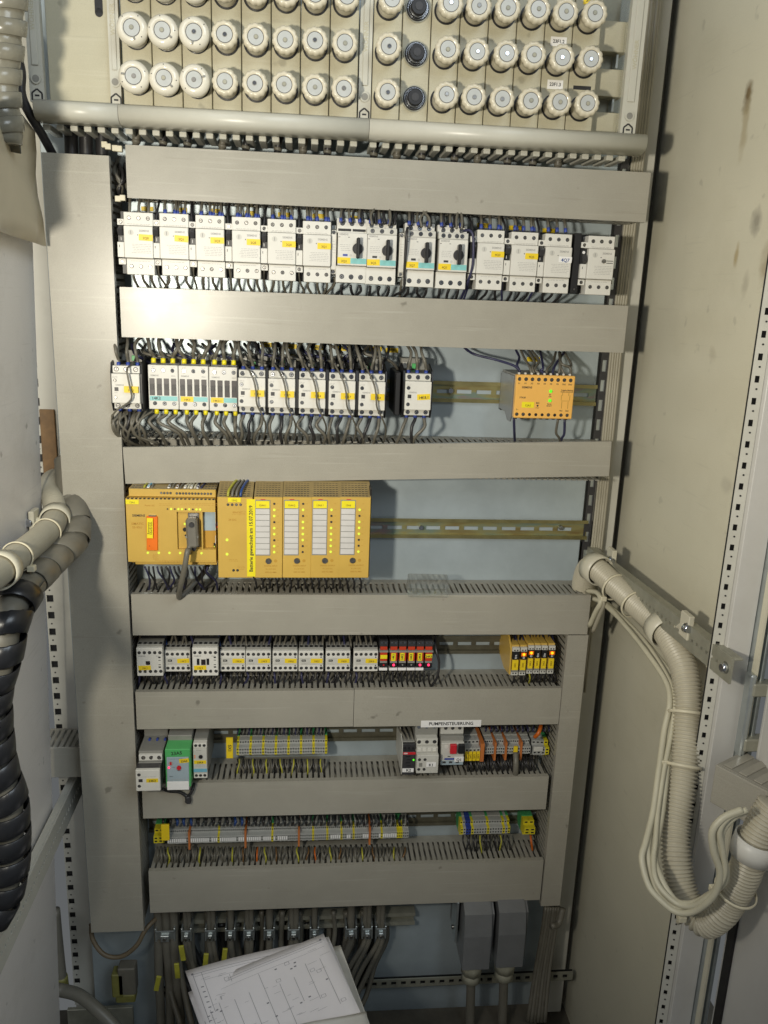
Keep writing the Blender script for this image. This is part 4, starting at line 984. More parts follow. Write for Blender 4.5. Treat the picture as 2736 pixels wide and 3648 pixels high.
# slim yellow coupler modules
GY = 'slim yellow coupling modules'
yl = ['slim yellow module with unlit lamp, leftmost, wide yellow side', 'slim yellow module with lit amber lamp, second from the left', 'slim yellow module with lit amber lamp, third from the left', 'slim unlit yellow module, left one of the middle pair', 'slim unlit yellow module, right one of the middle pair', 'slim yellow module with lit amber lamp beside the vertical duct']
for i, px in enumerate((1838, 1866, 1892, 1916, 1939.5, 1966)):
    c = pt(px, 2352, .0); e = dev('coupling_module', yl[i], 'module', c.x, c.z, GY, ry=.0); yf = -PL * 1000; hw = (6.6, 5.8, 5.4, 5.3, 5.4, 5.8)[i]
    dz = -3 if i < 2 else 0
    pb(e, 'housing', 'plc', -hw, hw, yf + 8, 0, -26 + dz, 28 + dz, .5)
    pb(e, 'top_terminals', 'grey_plastic', -hw + .2, hw - .2, yf + 3, yf + 20, 17.5 + dz, 25 + dz, .4); pb(e, 'bottom_terminals', 'grey_plastic', -hw + .2, hw - .2, yf + 3, yf + 20, -27 + dz, -20.5 + dz, .4)
    for x in (-2.4, 2.4): pc(e, 'terminal_hole', 'black', x, 20 + dz, yf + 2.6, yf + 3, 1.3, 8); pc(e, 'terminal_hole', 'black', x, -23 + dz, yf + 2.6, yf + 3, 1.3, 8)
    on = i in (1, 2, 5)
    pb(e, 'print_field', 'black', -hw + .6, hw - 1.2, yf + 1, yf + 8, 3.5 + dz, 17 + dz, .2)
    txt(e, 'D', 5, 'white_tag', 0, 7 + dz, yf + 1); txt(e, '45', 3.4, 'white_tag', 0, 11 + dz, yf + 1)
    if on: pc(e, 'lamp', 'led_amber', -.3, 13.4 + dz, yf - .2, yf + 1, 2.3, 14); pb(e, 'lit_field', 'led_amber' if False else 'orange', -hw + .7, hw - 1.3, yf + .8, yf + 1, 9.5 + dz, 16.5 + dz, .1)
    sticker(e, '', -.6, -6.5 + dz, yf + 1, hw * 2 - 2.2, 19, 'yellow_tag'); txt(e, '20K%d' % (i + 1), 4.2, 'print_tag', -.6, -6.5 + dz, yf + .4, 90)
    pb(e, 'strap', 'mid_plastic', -hw + .5, hw - .8, yf + 1.4, yf + 8, -20 + dz, -16.4 + dz, .2)
    if i == 0: prism('side_plate', [(-.002, .028), (-.055, .036), (yf * k + .006, .018), (yf * k + .003, -.028), (-.045, -.033), (-.002, -.02)], -.0095, -.0068, 'plc', e)
# ------------------------------------------------------------------ pump row
# tall contactor with auxiliary box
c = pt(528, 2780, -.055); e = dev('tall_contactor', 'deep contactor with white auxiliary box in the lower left row', 'contactor', c.x, c.z); yf = (-.055 - PL) * 1000
pb(e, 'base', 'mid_plastic', -20, 20, -60, 0, 0, 62, .8); pb(e, 'body', 'mid_plastic', -20, 20, yf + 30, -40, -16, 36, .8)
pb(e, 'top_terminals', 'white_plastic', -19, 19, yf + 25, -60, 21, 32, .5); pb(e, 'terminal_bar', 'mid_plastic', -19, 19, yf + 20, -60, 12, 20.5, .5)
for i in range(3): screw(e, -11.5 + i * 13, 26.5, yf + 25, 3.5)
for i in range(4): pb(e, 'lug', 'grey_plastic', -17 + i * 9.4, -10.5 + i * 9.4, yf + 18.5, -80, 12.5, 16.5, .4)
for i, mt in enumerate(('grey_plastic', 'green', 'charcoal')): pb(e, 'coil_plug', mt, -12 + i * 10, -6 + i * 10, -64, -58, 52, 60, .5)
for i in range(3): pc(e, 'wire_ferrule', 'blue', -8 + i * 13, 38, -78, -72, 2, 8)
pb(e, 'auxiliary_box', 'white_plastic', -20, 19, yf, yf + 40, -20, 19, .8); pb(e, 'auxiliary_side', 'charcoal', -20.6, 19.6, yf + 6, yf + 42, -20.4, 19.4, .5)
for z in (10.5, -10.5): screw(e, -14.5, z, yf, 2.8)
pb(e, 'indicator', 'charcoal', -15.5, -9, yf - .5, yf, -3, 2.6, .2); sticker(e, '23K3', 6.5, -.3, yf, 19, 7, 'yellow_tag', 'ink', 5.4)
lines(e, -18, 14, 6.5, 1, 2, yf)
# green monitor
c = pt(634, 2741, -.035); e = dev('monitoring_relay', 'bright green monitoring relay with handwritten number', 'relay', c.x, c.z); yf = (-.035 - PL) * 1000
pb(e, 'body', 'mid_plastic', -20, 20, yf + 30, 0, -30, 46, 1); pb(e, 'front_housing', 'green', -20.5, 20.5, yf + 1, yf + 36, -34, 37, .8)
pb(e, 'lid_plate', 'green', -20.3, 20.3, yf, yf + 1, 24, 36.8, .3)  # raised lid plate in the same green as the housing
pb(e, 'face_plate', 'blue_panel', -18, 18, yf - .4, yf + 2, -22, 23, .3); pb(e, 'foot_flap', 'white_tag', -18.5, 17.5, yf - 1.5, yf + 4, -38, -22.6, .4)
txt(e, '23A5', 8.5, 'ink', -1.5, 30, yf, 4); sticker(e, '23A5', 10.5, 16.5, yf - .6, 16, 7.5, 'yellow_tag', 'ink', 5, roll=6)
pc(e, 'trimmer', 'print_grey', -11.5, 11.5, yf - .7, yf - .4, 4, 18); pb(e, 'trimmer_grid', 'red', -13, -10, yf - .9, yf - .7, 8.5, 14.5, .1)
pc(e, 'lamp', 'led_red', -14.6, 4, yf - 1, yf - .4, 1.7, 12); pc(e, 'reset_knob', 'red', 2, 4, yf - 3, yf - .4, 3.7, 18)
lines(e, -16, 16, 20, 1, 2, yf - .4, 'ink'); lines(e, -10, -4, 4.5, 1, 2, yf - .4, 'ink'); txt(e, 'Reset', 2.4, 'ink', 2, -2, yf - .4); txt(e, 'Motor', 2.4, 'ink', -11, -13, yf - .4); lines(e, -16, 16, -18, 2, 1.8, yf - .4)
# loop of wire under the monitor
lp0 = c
# timer
c = pt(713, 2713, -.020); e = dev('timer_relay', 'slim white timer relay with black dial beside the green relay', 'relay', c.x, c.z); yf = (-.020 - PL) * 1000
pb(e, 'body', 'mid_plastic', -11.3, 11.3, yf + 12, 0, -32, 36, .6); pb(e, 'front', 'grey_plastic', -11.3, 11.3, yf, yf + 14, -22, 24, .6)
for z0, z1 in ((24.4, 33.5), (-33, -22.6)):
    pb(e, 'terminals', 'white_plastic', -11.3, 11.3, yf + 2, yf + 20, z0, z1, .5)
    for x in (-7, 0, 7): screw(e, x, (z0 + z1) / 2, yf + 2, 2.6)
pc(e, 'dial', 'black', 1.2, 9.5, yf - 2, yf, 3.3, 18); sticker(e, '23K4', 0, -1, yf, 20, 6.5, 'yellow_tag', 'ink', 4.6); pb(e, 'blue_band', 'lightblue', -11.2, 11.2, yf - .4, yf, -20, -13.5, .2)
for z in (11, 7.5): pb(e, 'status_lamp', 'orange', -9.8, -7.6, yf - .5, yf, z - 1, z + 1, .2)
txt(e, 'SIEMENS', 2.2, 'print_grey', -2, 21.3, yf); lines(e, -8, 8, -6, 3, 1.9, yf)
# strip marker
sign('strip_marker', 'yellow strip marker with handwriting left of the green yellow terminals', '5X1', 806, 2626, 831, 2697, .022, 8, 'yellow_tag', roll=-90, depth=.004)
# terminal blocks
def terminal_mesh(kind, w, d):
    key = ('terminal', kind, w, d)
    if key in MESH: return MESH[key]
    bm = bmesh.new(); kk = .001
    mats = {'grey': ('term_grey', 'term_grey'), 'pe': ('term_green', 'term_yellow'), 'blue': ('blue', 'blue'), 'orange': ('term_orange', 'term_orange')}[kind]
    if kind == 'orange': parts = [(-w / 2, w / 2, -d - 2, 0, -19, 17, 0)]
    else:
        parts = [(-w / 2, w / 2, -d * .55, 0, -17, 17, 0), (-w / 2, w / 2, -d, -d * .5, -7, 7, 1), (-w / 2, w / 2, -d * .8, -d * .5, 7, 15, 1), (-w / 2, w / 2, -d * .8, -d * .5, -15, -7, 1)]
        for z in (11.5, 3, -3.2, -11): parts.append((-w * .28, w * .28, -d * (.8 if abs(z) > 8 else 1) - .25, -d * .7, z - 1.4, z + 1.4, 2))
    for x0, x1, y0, y1, z0, z1, mi in parts:
        g = bmesh.ops.create_cube(bm, size=1)['verts']; bmesh.ops.scale(bm, vec=((x1 - x0) * kk, (y1 - y0) * kk, (z1 - z0) * kk), verts=g)
        bmesh.ops.translate(bm, vec=((x0 + x1) / 2 * kk, (y0 + y1) / 2 * kk, (z0 + z1) / 2 * kk), verts=g)
        for f in {f for v in g for f in v.link_faces}: f.material_index = mi
    return finish(bm, key, [mats[0], mats[1], 'black'])
def terminal_strip(label, px0, px1, py, Y, pattern, group='rows of rail terminals', tags=()):
    a = pt(px0, py, Y); b = pt(px1, py, Y); n = len(pattern); w = (b.x - a.x) / n
    e = thing('terminal_strip', label, 'terminals', (a.x, PL, a.z), group); d = round((PL - Y) * 1000, 1)
    for i, ch in enumerate(pattern):
        kind = {'g': 'grey', 'p': 'pe', 'b': 'blue', 'o': 'orange'}[ch]
        link('terminal', terminal_mesh(kind, round(w * 1000 - .25, 2), d), e, ((i + .5) * w, random.uniform(-.0004, .0004), random.uniform(-.0003, .0003)))
    return e, w, d
terminal_strip('terminal row with six green yellow earth blocks in the pump row', 842, 1166, 2676, .030, 'p' + 'ggggp' * 7)
# slim dark controller K2
c = pt(1457, 2708, -.012); e = dev('slim_relay', 'slim dark grey relay with red stripe marked K2', 'relay', c.x, c.z); yf = (-.012 - PL) * 1000
pb(e, 'body', 'mid_plastic', -11, 11, yf + 12, 0, -30, 30, .8); prism('side_plate', [(-.004, .034), (-.045, .040), (yf * k + .004, .028), (yf * k + .004, -.03), (-.004, -.03)], -.0125, -.0112, 'grey_plastic', e)
pb(e, 'front', 'charcoal', -11, 11, yf, yf + 14, -29, 16, .6); st_ = pb(e, 'red_stripe', 'red', -11, 11, yf - .5, yf, 11, 15.6, .2); txt(e, 'ABB', 3.8, 'white_tag', -6.5, 13.3, yf - .6)
pb(e, 'top_terminals', 'charcoal', -11, 11, yf + 6, yf + 16, 16.4, 28, .5)
for x in (-7, 0, 7): pc(e, 'terminal_hole', 'black', x, 20, yf + 5.6, yf + 6, 2.3, 10)
for i in range(4): pb(e, 'status_field', 'black', -6 + (i % 2) * 2, 2 + (i % 2), yf - .4, yf, 6 - i * 6, 8.4 - i * 6, .2)
pc(e, 'status_lamp', 'led_lime', 8, .5, yf - .8, yf, 1.7, 10); sticker(e, '', -1, -19.5, yf - .3, 20, 7.5, 'white_tag'); txt(e, 'K2', 7.6, 'ink', 0, -19.5, yf - .9)
# K1
c = pt(1523, 2723, -.025); e = dev('contactor', 'light contactor marked K1 on a white tag', 'contactor', c.x, c.z); yf = (-.025 - PL) * 1000
pb(e, 'base', 'mid_plastic', -20, 20, yf + 30, 0, -20, 58, .8); pb(e, 'front', 'grey_plastic', -19, 19, yf, yf + 34, -17.5, 17.5, .7)
pb(e, 'lug_bar', 'grey_plastic', -18.5, 18.5, yf + 10, yf + 34, 18, 27.5, .5); pb(e, 'top_terminals', 'grey_plastic', -18.5, 18.5, yf + 16, yf + 40, 28, 40, .5)
for i in range(4): pb(e, 'lug', 'white_plastic', -17 + i * 9, -11 + i * 9, yf + 9, yf + 16, 19, 26, .4)
for i in range(3): screw(e, -14 + i * 13.5, 34, yf + 16, 3.4); pc(e, 'rear_screw', 'chrome', -14 + i * 13.5, 56, yf + 28, yf + 32, 3, 10)
for x, z in ((-14.5, 9.3), (-4.8, 9.3), (-15, -9.5), (-5.5, -9.5)): screw(e, x, z, yf, 2.7)
for x, z in ((4.5, 9.3), (13, 9.3), (4.5, -11), (13, -11)): pc(e, 'blank_plug', 'grey_plastic', x, z, yf - .3, yf, 2.8, 12)
pb(e, 'slider', 'mid_plastic', -15, -9.5, yf - 1, yf, -4, 3.5, .3); sticker(e, 'K1', 6.2, 0, yf - .5, 17, 9, 'white_tag', 'ink', 7.2)
# Q1
c = pt(1611, 2686, -.005); e = dev('motor_breaker', 'motor breaker with red and black push buttons marked Q1', 'breaker', c.x, c.z); yf = (-.005 - PL) * 1000
pb(e, 'base', 'mid_plastic', -21, 21, yf + 20, 0, -21, 48, .8); pb(e, 'front', 'grey_plastic', -20, 20.5, yf, yf + 24, -21.5, 21.5, .8)
pb(e, 'top_terminals', 'grey_plastic', -20, 21, yf + 16, yf + 40, 30, 47, .5); pb(e, 'shoulder', 'mid_plastic', -20.5, 20.5, yf + 8, yf + 30, 21.8, 29.6, .5)
for i in range(3): screw(e, -11 + i * 12.5, 41.5, yf + 16, 3.2)
pb(e, 'stop_button', 'red', -5, 6.5, yf - 6, yf, 3, 21, .8); pb(e, 'start_button', 'black', 9.5, 20.5, yf - 6, yf, 3, 21, .8)
pc(e, 'dial', 'white_plastic', -11.5, 14.5, yf - .8, yf, 3.4, 16); pb(e, 'blue_strip', 'blue', -13.5, 4, yf - .4, yf, -11.5, -8, .2); pb(e, 'mark', 'ink', -8, -3, yf - .3, yf, -5.5, -4, .1)
pb(e, 'lower_panel', 'blue_panel', -19.8, 20.3, yf - .3, yf, -21.3, -12.5, .2)  # blue-grey field across the lower front
for x in (-13.5, -2, 10): pb(e, 'terminal_screw', 'steel', x - 3, x + 3, yf - .7, yf, -18, -14, .3)
sticker(e, 'Q1', 12.5, -10, yf - .8, 16.5, 10, 'white_tag', 'ink', 7.2)
# tagged terminals and grey terminals of the pump row
e, w, d = terminal_strip('four terminals with large yellow tags and an orange end plate', 1656, 1724, 2678, .016, 'ggggo')
for i in range(4): wbox('tag', i * w + .0004, (i + 1) * w - .0008, -d * k - .003, -d * k, -.017, .001, 'yellow_tag', e, b=.0002); link('lettering', textm('26F%d' % (i + 1), .0045, 'print_tag'), e, ((i + .45) * w, -d * k - .0032, -.008), (math.pi / 2, -math.pi / 2, 0))
e, w, d = terminal_strip('grey terminal row with orange separators in the pump row', 1728, 1890, 2674, .026, 'ggggoggggoggggggogggg')
wbox('tag', .052, .059, -d * k - .004, -d * k, -.008, .009, 'yellow_tag', e, b=.0003)
e, w, d = terminal_strip('thick end terminals in the pump row beside the vertical duct', 1898, 1956, 2676, .030, 'gggp')
wbox('lid', .001, .018, -d * k - .004, -d * k, .001, .010, 'grey_plastic', e)
# ------------------------------------------------------------------ bottom terminal row
e, w, d = terminal_strip('yellow and green end terminals left of the long terminal row', 547, 581, 2992, .030, 'pp')
a = pt(590, 2962, .024)
tag(wbox('strip_marker', a.x - .007, a.x + .007, .020, .024, a.z - .016, a.z + .016, 'yellow_tag', b=.0004), 'plain yellow marker block at the left end of the long terminals', 'marker')
pat = ''
for ch in range(118): pat += 'o' if ch in (10, 37, 63, 98) else ('p' if ch in (24, 50, 77, 90, 104, 118, 70, 84, 112, 113, 114) else 'g')
e, w, d = terminal_strip('long grey terminal row above the lowest duct', 596, 1455, 2994, .034, pat)
for i in range(118):
    if (i < 58 and pat[i] == 'g' and i not in (9, 20, 33, 45, 52)) or 78 < i < 84 or 86 < i < 89 or 94 < i < 98 or (102 < i < 112 and pat[i] == 'g'):
        link('marker', boxm(w * .66, .0014, .0072, .0002, 'white_tag'), e, ((i + .5) * w, -d * k - .0004, -.0005))
e, w, d = terminal_strip('short terminal group with blue blocks right of the long row', 1641, 1817, 2961, .034, 'pgbbpgggggpgggggpgp')
e, w, d = terminal_strip('yellow green end terminals beside the vertical duct', 1868, 1906, 2961, .030, 'pp')
# ------------------------------------------------------------------ wires
def V(x, y, z): return Vector((x, y, z))
def wire(pts, r, mt, label, group, ferrule=None, seg=5, n=6, name='wire', cat='wire'):
    o = tube(name, pts, r, mt, n, seg); tag(o, label, cat, group)
    if ferrule:
        p0, p1 = Vector(pts[0]), Vector(pts[1]); d = (p1 - p0).normalized()
        q = tube('ferrule', [p0, p0 + d * .0035, p0 + d * .007], r * 1.2, ferrule, 8, 1)
        q.location = q.location - o.location; q.parent = o
    return o
U = random.uniform
MASS = {'bm': bmesh.new(), 'mats': []}
def mass(pts, r, mt, seg=4, n=6):
    "thin wires too small to pick apart: collected into one object"
    path = smoothpath(pts, seg); me = sweep(path, lambda i: r, n, mt, 'thin')
    if mt not in MASS['mats']: MASS['mats'].append(mt)
    mi = MASS['mats'].index(mt); bm = MASS['bm']; k0 = len(bm.verts); me.transform(Matrix.Translation(path[0])); f0 = len(bm.faces)
    bm.from_mesh(me); bm.faces.ensure_lookup_table()
    for f in bm.faces[f0:]: f.material_index = mi; f.smooth = True
    bpy.data.meshes.remove(me)
def drop(x, y, z, x2, y2, z2, r, mt, label, group, sway=.004, ferrule=None, name='wire'):
    m1 = V(x + U(-1, 1) * sway * .4, y + (y2 - y) * .15, z + (z2 - z) * .3); m2 = V(x + (x2 - x) * .75 + U(-1, 1) * sway, y + (y2 - y) * .6, z + (z2 - z) * .68)
    return wire([V(x, y, z), m1, m2, V(x2, y2, z2)], r, mt, label, group, ferrule)
WT = ('dark grey wire from the duct under the fuses down to the breaker row', 'wires above the breaker row')
WB = ('dark grey wire from the breaker row down into the duct below', 'wires below the breaker row')
ZB1 = pt(607, 866, -.010).z
for bi, px in enumerate((480, 607, 735, 864, 990.5, 1116, 1735, 1856, 1976)):
    X = pt(px, 900, -.010).x
    WT = ('dark grey wire above the %s tagged toggle breaker from the left' % ordn[bi], 'wires above the breaker row'); WB = ('dark grey wire below the %s tagged toggle breaker from the left' % ordn[bi], 'wires below the breaker row')
    for i in range(3):
        x = X - .008 + .0133 * i; dbl = 480 < px < 1900 and random.random() < .6
        drop(x, .004, ZB1 + .040, x + U(-.004, .004), .045, .150, .0023, 'wire', *WT, ferrule='blue' if px > 500 else None)
        if dbl: drop(x + .0036, .006, ZB1 + .040, x + U(-.003, .008), .05, .150, .0019, 'wire', *WT, ferrule='blue')
        drop(x + .0015, .006, ZB1 - .043, x + U(-.010, .010), .045, -.012, .0021, 'wire' if px < 1700 else 'wire_black', *WB, sway=.003)
    if px > 600:
        drop(X - .0215, .004, ZB1 + .030, X - .0215 + U(-.006, .004), .05, .150, .0018, 'wire_black', *WT, sway=.005); drop(X - .021, .008, ZB1 - .03, X - .021 + U(-.005, .01), .04, -.012, .0017, 'wire_navy' if px > 1700 else 'wire', *WB)
for bi, px in enumerate((1254, 1359, 1497, 1613)):
    X = pt(px, 900, -.012).x
    WT = ('dark wire above the %s rotary breaker from the left' % ordn[bi], 'wires above the breaker row'); WB = ('dark wire below the %s rotary breaker from the left' % ordn[bi], 'wires below the breaker row')
    for i in range(3):
        x = X - .014 + .014 * i
        for j in range(2 if px != 1359 else 3): drop(x + .004 * j - .003, -.002, ZB1 + .040, x + .004 * j + U(-.006, .006), .045, .150, .0022, 'wire_black' if j else 'wire', *WT, ferrule='blue' if j == 0 else None, sway=.005)
        drop(x, .004, ZB1 - .049, x + U(-.008, .014), .045, -.012, .0022, 'wire_black', *WB, sway=.004)
    if px > 1300: 
        for j in range(2): drop(X + U(-.016, .014), -.014, ZB1 + .037, X + U(-.01, .02), .03, .150, .0019, 'wire', *WT, sway=.006)
# the long black loops past the third rotary breaker
wire([pt(1452, 812, -.006), pt(1449, 830, -.022), pt(1447, 880, -.020), pt(1441, 960, -.012), pt(1438, 1030, .0), pt(1405, 1052, .03)], .0021, 'wire_black', 'black wire looping past the left edge of the third rotary breaker', 'wires beside the rotary breakers')
wire([pt(1652, 822, -.006), pt(1675, 822, -.012), pt(1686, 850, -.014), pt(1684, 940, -.010), pt(1668, 1000, .0), pt(1640, 1070, .03)], .0020, 'wire_navy', 'dark blue wire looping down beside the fourth rotary breaker', 'wires beside the rotary breakers')
for px in (1189, 1431):
    WB = ('wire below the narrow contact block %s the first two rotary breakers' % ('left of' if px < 1300 else 'right of'), 'wires below the breaker row')
    x = pt(px, 1000, .01).x
    drop(x, .012, ZB1 - .038, x - .012 if px < 1300 else x + .004, .04, -.010, .0021, 'wire', *WB)
# second row: top loops and bottom curls
W2 = ('dark grey wire looping from the duct into the contactor row', 'wires above the contactor row')
W3 = ('dark grey wire curling from the contactor row into the crooked duct', 'wires below the contactor row')
ZD2 = -.078
def loop(x, y, z, x2, r, mt, side, fer):
    h = ZD2 + .012 - z
    return wire([V(x, y, z), V(x, y + .002, z + .010), V(x + side * .5, y - .004, z + h * .45), V(x + side, y + .008, z + h * .75), V(x2, .05, ZD2 + .018)], r, mt, *W2, ferrule=fer)
for bi, px in enumerate((582, 690, 798)):
    W2 = ('thick wire with yellow ferrule above the %s four-slot contactor' % ordn[bi], 'wires above the contactor row'); W3 = ('thick wire with yellow ferrule below the %s four-slot contactor' % ordn[bi], 'wires below the contactor row')
    X = pt(px, 1380, 0).x; Z = pt(582, 1380, 0).z
    for i in range(3):
        x = X - .014 + .0143 * i
        loop(x, .004, Z + .036, x + U(-.02, .02), .0030, 'wire', U(-.012, .012), 'yellow_tape')
        xb_ = x + U(-.006, .02)
        wire([V(x + .002, .006, Z - .034), V(x + .002, .006, Z - .042), V(x + U(-.01, .006), -.004, Z - .052), V(xb_, -.002, Z - .068), V(xb_ + .004, .012, -.226), V(xb_ + .008, .03, -.245)], .0029, 'wire', *W3, ferrule='yellow_tape')
for k_, (px, py) in enumerate([(448, 1385)] + TX + [(1489.5, 1411)]):
    X = pt(px, py, -.024).x; Z = pt(px, py, -.024).z
    nm = 'the leftmost white fronted contactor' if k_ == 0 else ('the single contactor on the gold rail' if k_ == 6 else 'the %s of the five tagged contactors' % ordn[k_ - 1])
    W2 = ('dark wire above ' + nm, 'wires above the contactor row'); W3 = ('dark wire below ' + nm, 'wires below the contactor row')
    for i in range(3):
        x = X - .014 + .014 * i
        loop(x, -.002, Z + .030, x + U(-.016, .016), .0025, 'wire', U(-.010, .010), 'blue')
        if random.random() < .7 and 0 < k_ < 6: loop(x + .005, .02, Z + .036, x + U(-.02, .02), .0022, 'wire_black', U(-.012, .012), None)
        xb_ = x + U(-.014, .008)
        wire([V(x, .0, Z - .030), V(x, -.002, Z - .038), V(x - .003 + U(-.006, .004), -.008, Z - .050), V(xb_, -.006, Z - .066), V(xb_ + U(-.004, .004), .012, -.228), V(xb_ + .003, .035, -.246)], .0026, 'wire_black' if i == 1 else 'wire', *W3, ferrule='blue')
    if k_ not in (6,):
        # thin wire hanging over the front and the yellow tag
        s = 1 if k_ else -1
        wire([pt(px - 45 * s, 1245, .04), pt(px - 30 * s, 1290, 0), pt(px - 5 * s, py - 72, -.030), pt(px + 8, py - 40, -.034), pt(px + 15, py - 4, -.0345), pt(px + 18, py + 40, -.033), pt(px + 38 * s, py + 82, -.026), pt(px + 50 * s, py + 120, -.004), pt(px + 42 * s, py + 165, .02)], .0014, 'wire', 'thin wire hanging over the front of ' + nm, 'thin wires over the contactor fronts')
# extra tangles under the leftmost contactor and under the contactors
for i in range(9):
    a = 400 + i * 12; wire([pt(a + U(0, 60), 1460, .01), pt(a + U(-20, 30), 1500, -.01), pt(a + U(-10, 40), 1545, -.005), pt(a + U(0, 90), 1580, .02), pt(a + U(40, 120), 1590, .045)], .0021, 'wire', 'wire tangled under the leftmost contactor', 'tangled wires at the left end')
o18 = ordn + ['eleventh', 'twelfth', 'thirteenth', 'fourteenth', 'fifteenth', 'sixteenth', 'seventeenth', 'eighteenth']
for i in range(18):
    a = 470 + i * 50; wire([pt(a, 1225, .05), pt(a + U(-30, 50), 1258, .02), pt(a + U(0, 90), 1278, .02), pt(a + U(20, 120), 1300, .03), pt(a + U(40, 130), 1325, .045)], .0024, 'wire' if i % 3 else 'wire_navy', '%s wire from the left crossing behind the contactor tops' % o18[i], 'wires above the contactor row')
for px, pts in enumerate((((1655, 1240, .05), (1690, 1262, .03), (1760, 1280, .02), (1825, 1300, .0), (1850, 1318, -.008)), ((1838, 1247, .05), (1850, 1275, .03), (1842, 1300, .0), (1853, 1325, -.008)), ((1855, 1247, .05), (1870, 1280, .03), (1888, 1310, .0), (1893, 1330, -.008)), ((1885, 1250, .05), (1905, 1290, .02), (1896, 1310, .0), (1903, 1332, -.008)), ((1895, 1250, .05), (1920, 1285, .02), (1905, 1315, .0), (1923, 1332, -.008)), ((1925, 1252, .05), (1935, 1310, .0), (1925, 1320, .0), (1944, 1334, -.008)), ((1980, 1255, .05), (1970, 1290, .02), (1950, 1315, .0), (1946, 1334, -.008)), ((1992, 1255, .05), (1995, 1300, .0), (1990, 1336, -.008)), ((2010, 1255, .05), (1985, 1290, .02), (1972, 1315, .0), (1968, 1336, -.008)), ((2012, 1257, .05), (2035, 1300, .02), (2020, 1305, .0), (1996, 1300, .0), (2012, 1338, -.008)), ((1996, 1256, .05), (2000, 1295, .0), (2030, 1310, .0), (2034, 1340, -.008)))):
    wire([pt(*q) for q in pts], .0021, 'wire_navy' if px in (0, 1, 5, 8) else 'wire', 'wire from the duct down to the amber relay', 'wires above the amber relay')
wire([pt(1831, 1490, -.01), pt(1832, 1530, 0), pt(1834, 1575, .03)], .0021, 'wire_navy', 'short wire from the lower left of the amber relay', 'wires below the amber relay')
wire([pt(1988, 1494, -.012), pt(1981, 1540, -.003), pt(1992, 1560, .005), pt(1998, 1575, .02)], .0021, 'wire', 'left wire of the pair below the amber relay', 'wires below the amber relay'); wire([pt(2012, 1494, -.012), pt(2010, 1545, -.003), pt(2002, 1560, .005), pt(1997, 1577, .02)], .0021, 'wire_navy', 'right wire of the pair below the amber relay', 'wires below the amber relay')
# controller wires
for i, (px, mt) in enumerate(((516, 'wire_gy'), (530, 'lightblue'), (543, 'cable_grey'), (603, 'cable_grey'), (616, 'cable_grey'), (632, 'wire_brown'), (645, 'wire'), (660, 'cable_light'), (672, 'cable_light'), (682, 'cable_light'), (695, 'cable_light'), (705, 'wire_navy'), (718, 'wire_navy'))):
    x = pt(px, 1735, -.01).x; zt = cpu.location.z + (hh + 12.5) * .001
    wire([V(x, -.018, zt - .001), V(x + .001, -.013, zt + .0025), V(x + U(0, .004), .006, zt + .003), V(x + U(.002, .010), .045, zt + .010)], .0018, mt, 'thin wire entering the top of the yellow controller', 'wires into the yellow controller', 'white_tag' if i % 2 else None)
for i in range(4):
    wire([pt(812 + i * 15, 1769, -.040), pt(815 + i * 15, 1748, -.036), pt(832 + i * 14, 1722, -.014), pt(850 + i * 13, 1704, .012), pt(866 + i * 13, 1680, .05)], .0021, ('wire_gy', 'cable_grey', 'cable_grey', 'wire_blue')[i], 'light wire into the top of the power module', 'wires into the power module')
for i in range(16):
    a = 515 + i * 15
    mass([pt(a, 2018, .0), pt(a + U(-4, 14), 2040, .0), pt(a + U(-10, 30), 2070, .012), pt(a + U(-10, 40), 2105, .03), pt(a + U(0, 40), 2118, .05)], .0017, 'wire_black' if i % 3 else 'wire_navy')
for i in range(16):
    a = 905 + i * 25
    mass([pt(a, 2055, .03), pt(a + 8, 2080, .03), pt(a + U(-5, 15), 2112, .04)], .0018, 'wire_black')
# small contactor row
for i in range(44):
    a = 492 + i * 19.4
    mt = 'wire_blue' if i in (5, 15) else ('wire_navy' if i % 7 == 3 else 'wire')
    mass([pt(a, 2312, .035), pt(a + U(-4, 4), 2295, .035), pt(a + U(-10, 10), 2262, .05)], .0019, mt)
    mass([pt(a, 2395, .035), pt(a + U(-6, 6), 2412, .03), pt(a + U(-16, 12), 2440, .035), pt(a + U(-16, 12), 2458, .05)], .0020, 'wire_black' if i % 5 else 'wire_navy')
wire([pt(1550, 2262, .045), pt(1553, 2310, .02), pt(1564, 2360, .012), pt(1558, 2410, .008), pt(1540, 2440, .012), pt(1524, 2452, .03)], .0024, 'wire_black', 'black wire bowing right of the red relays', 'wires beside the red relays')
for i in range(12): mass([pt(1352 + i * 16, 2392, .03), pt(1354 + i * 16 + U(-5, 5), 2420, .03), pt(1352 + i * 16 + U(-6, 8), 2452, .045)], .0017, 'wire_black')
for i in range(14):
    mass([pt(1830 + i * 11, 2396, .02), pt(1832 + i * 11 + U(-12, 8), 2420, .02), pt(1826 + i * 11 + U(-12, 10), 2448, .045)], .0016, 'wire_gy' if i == 5 else 'wire_black')
    mass([pt(1832 + i * 11, 2290, .03), pt(1830 + i * 11 + U(-3, 6), 2278, .03), pt(1828 + i * 11 + U(-6, 8), 2258, .05)], .0016, 'wire_navy' if i % 2 else 'wire_black')
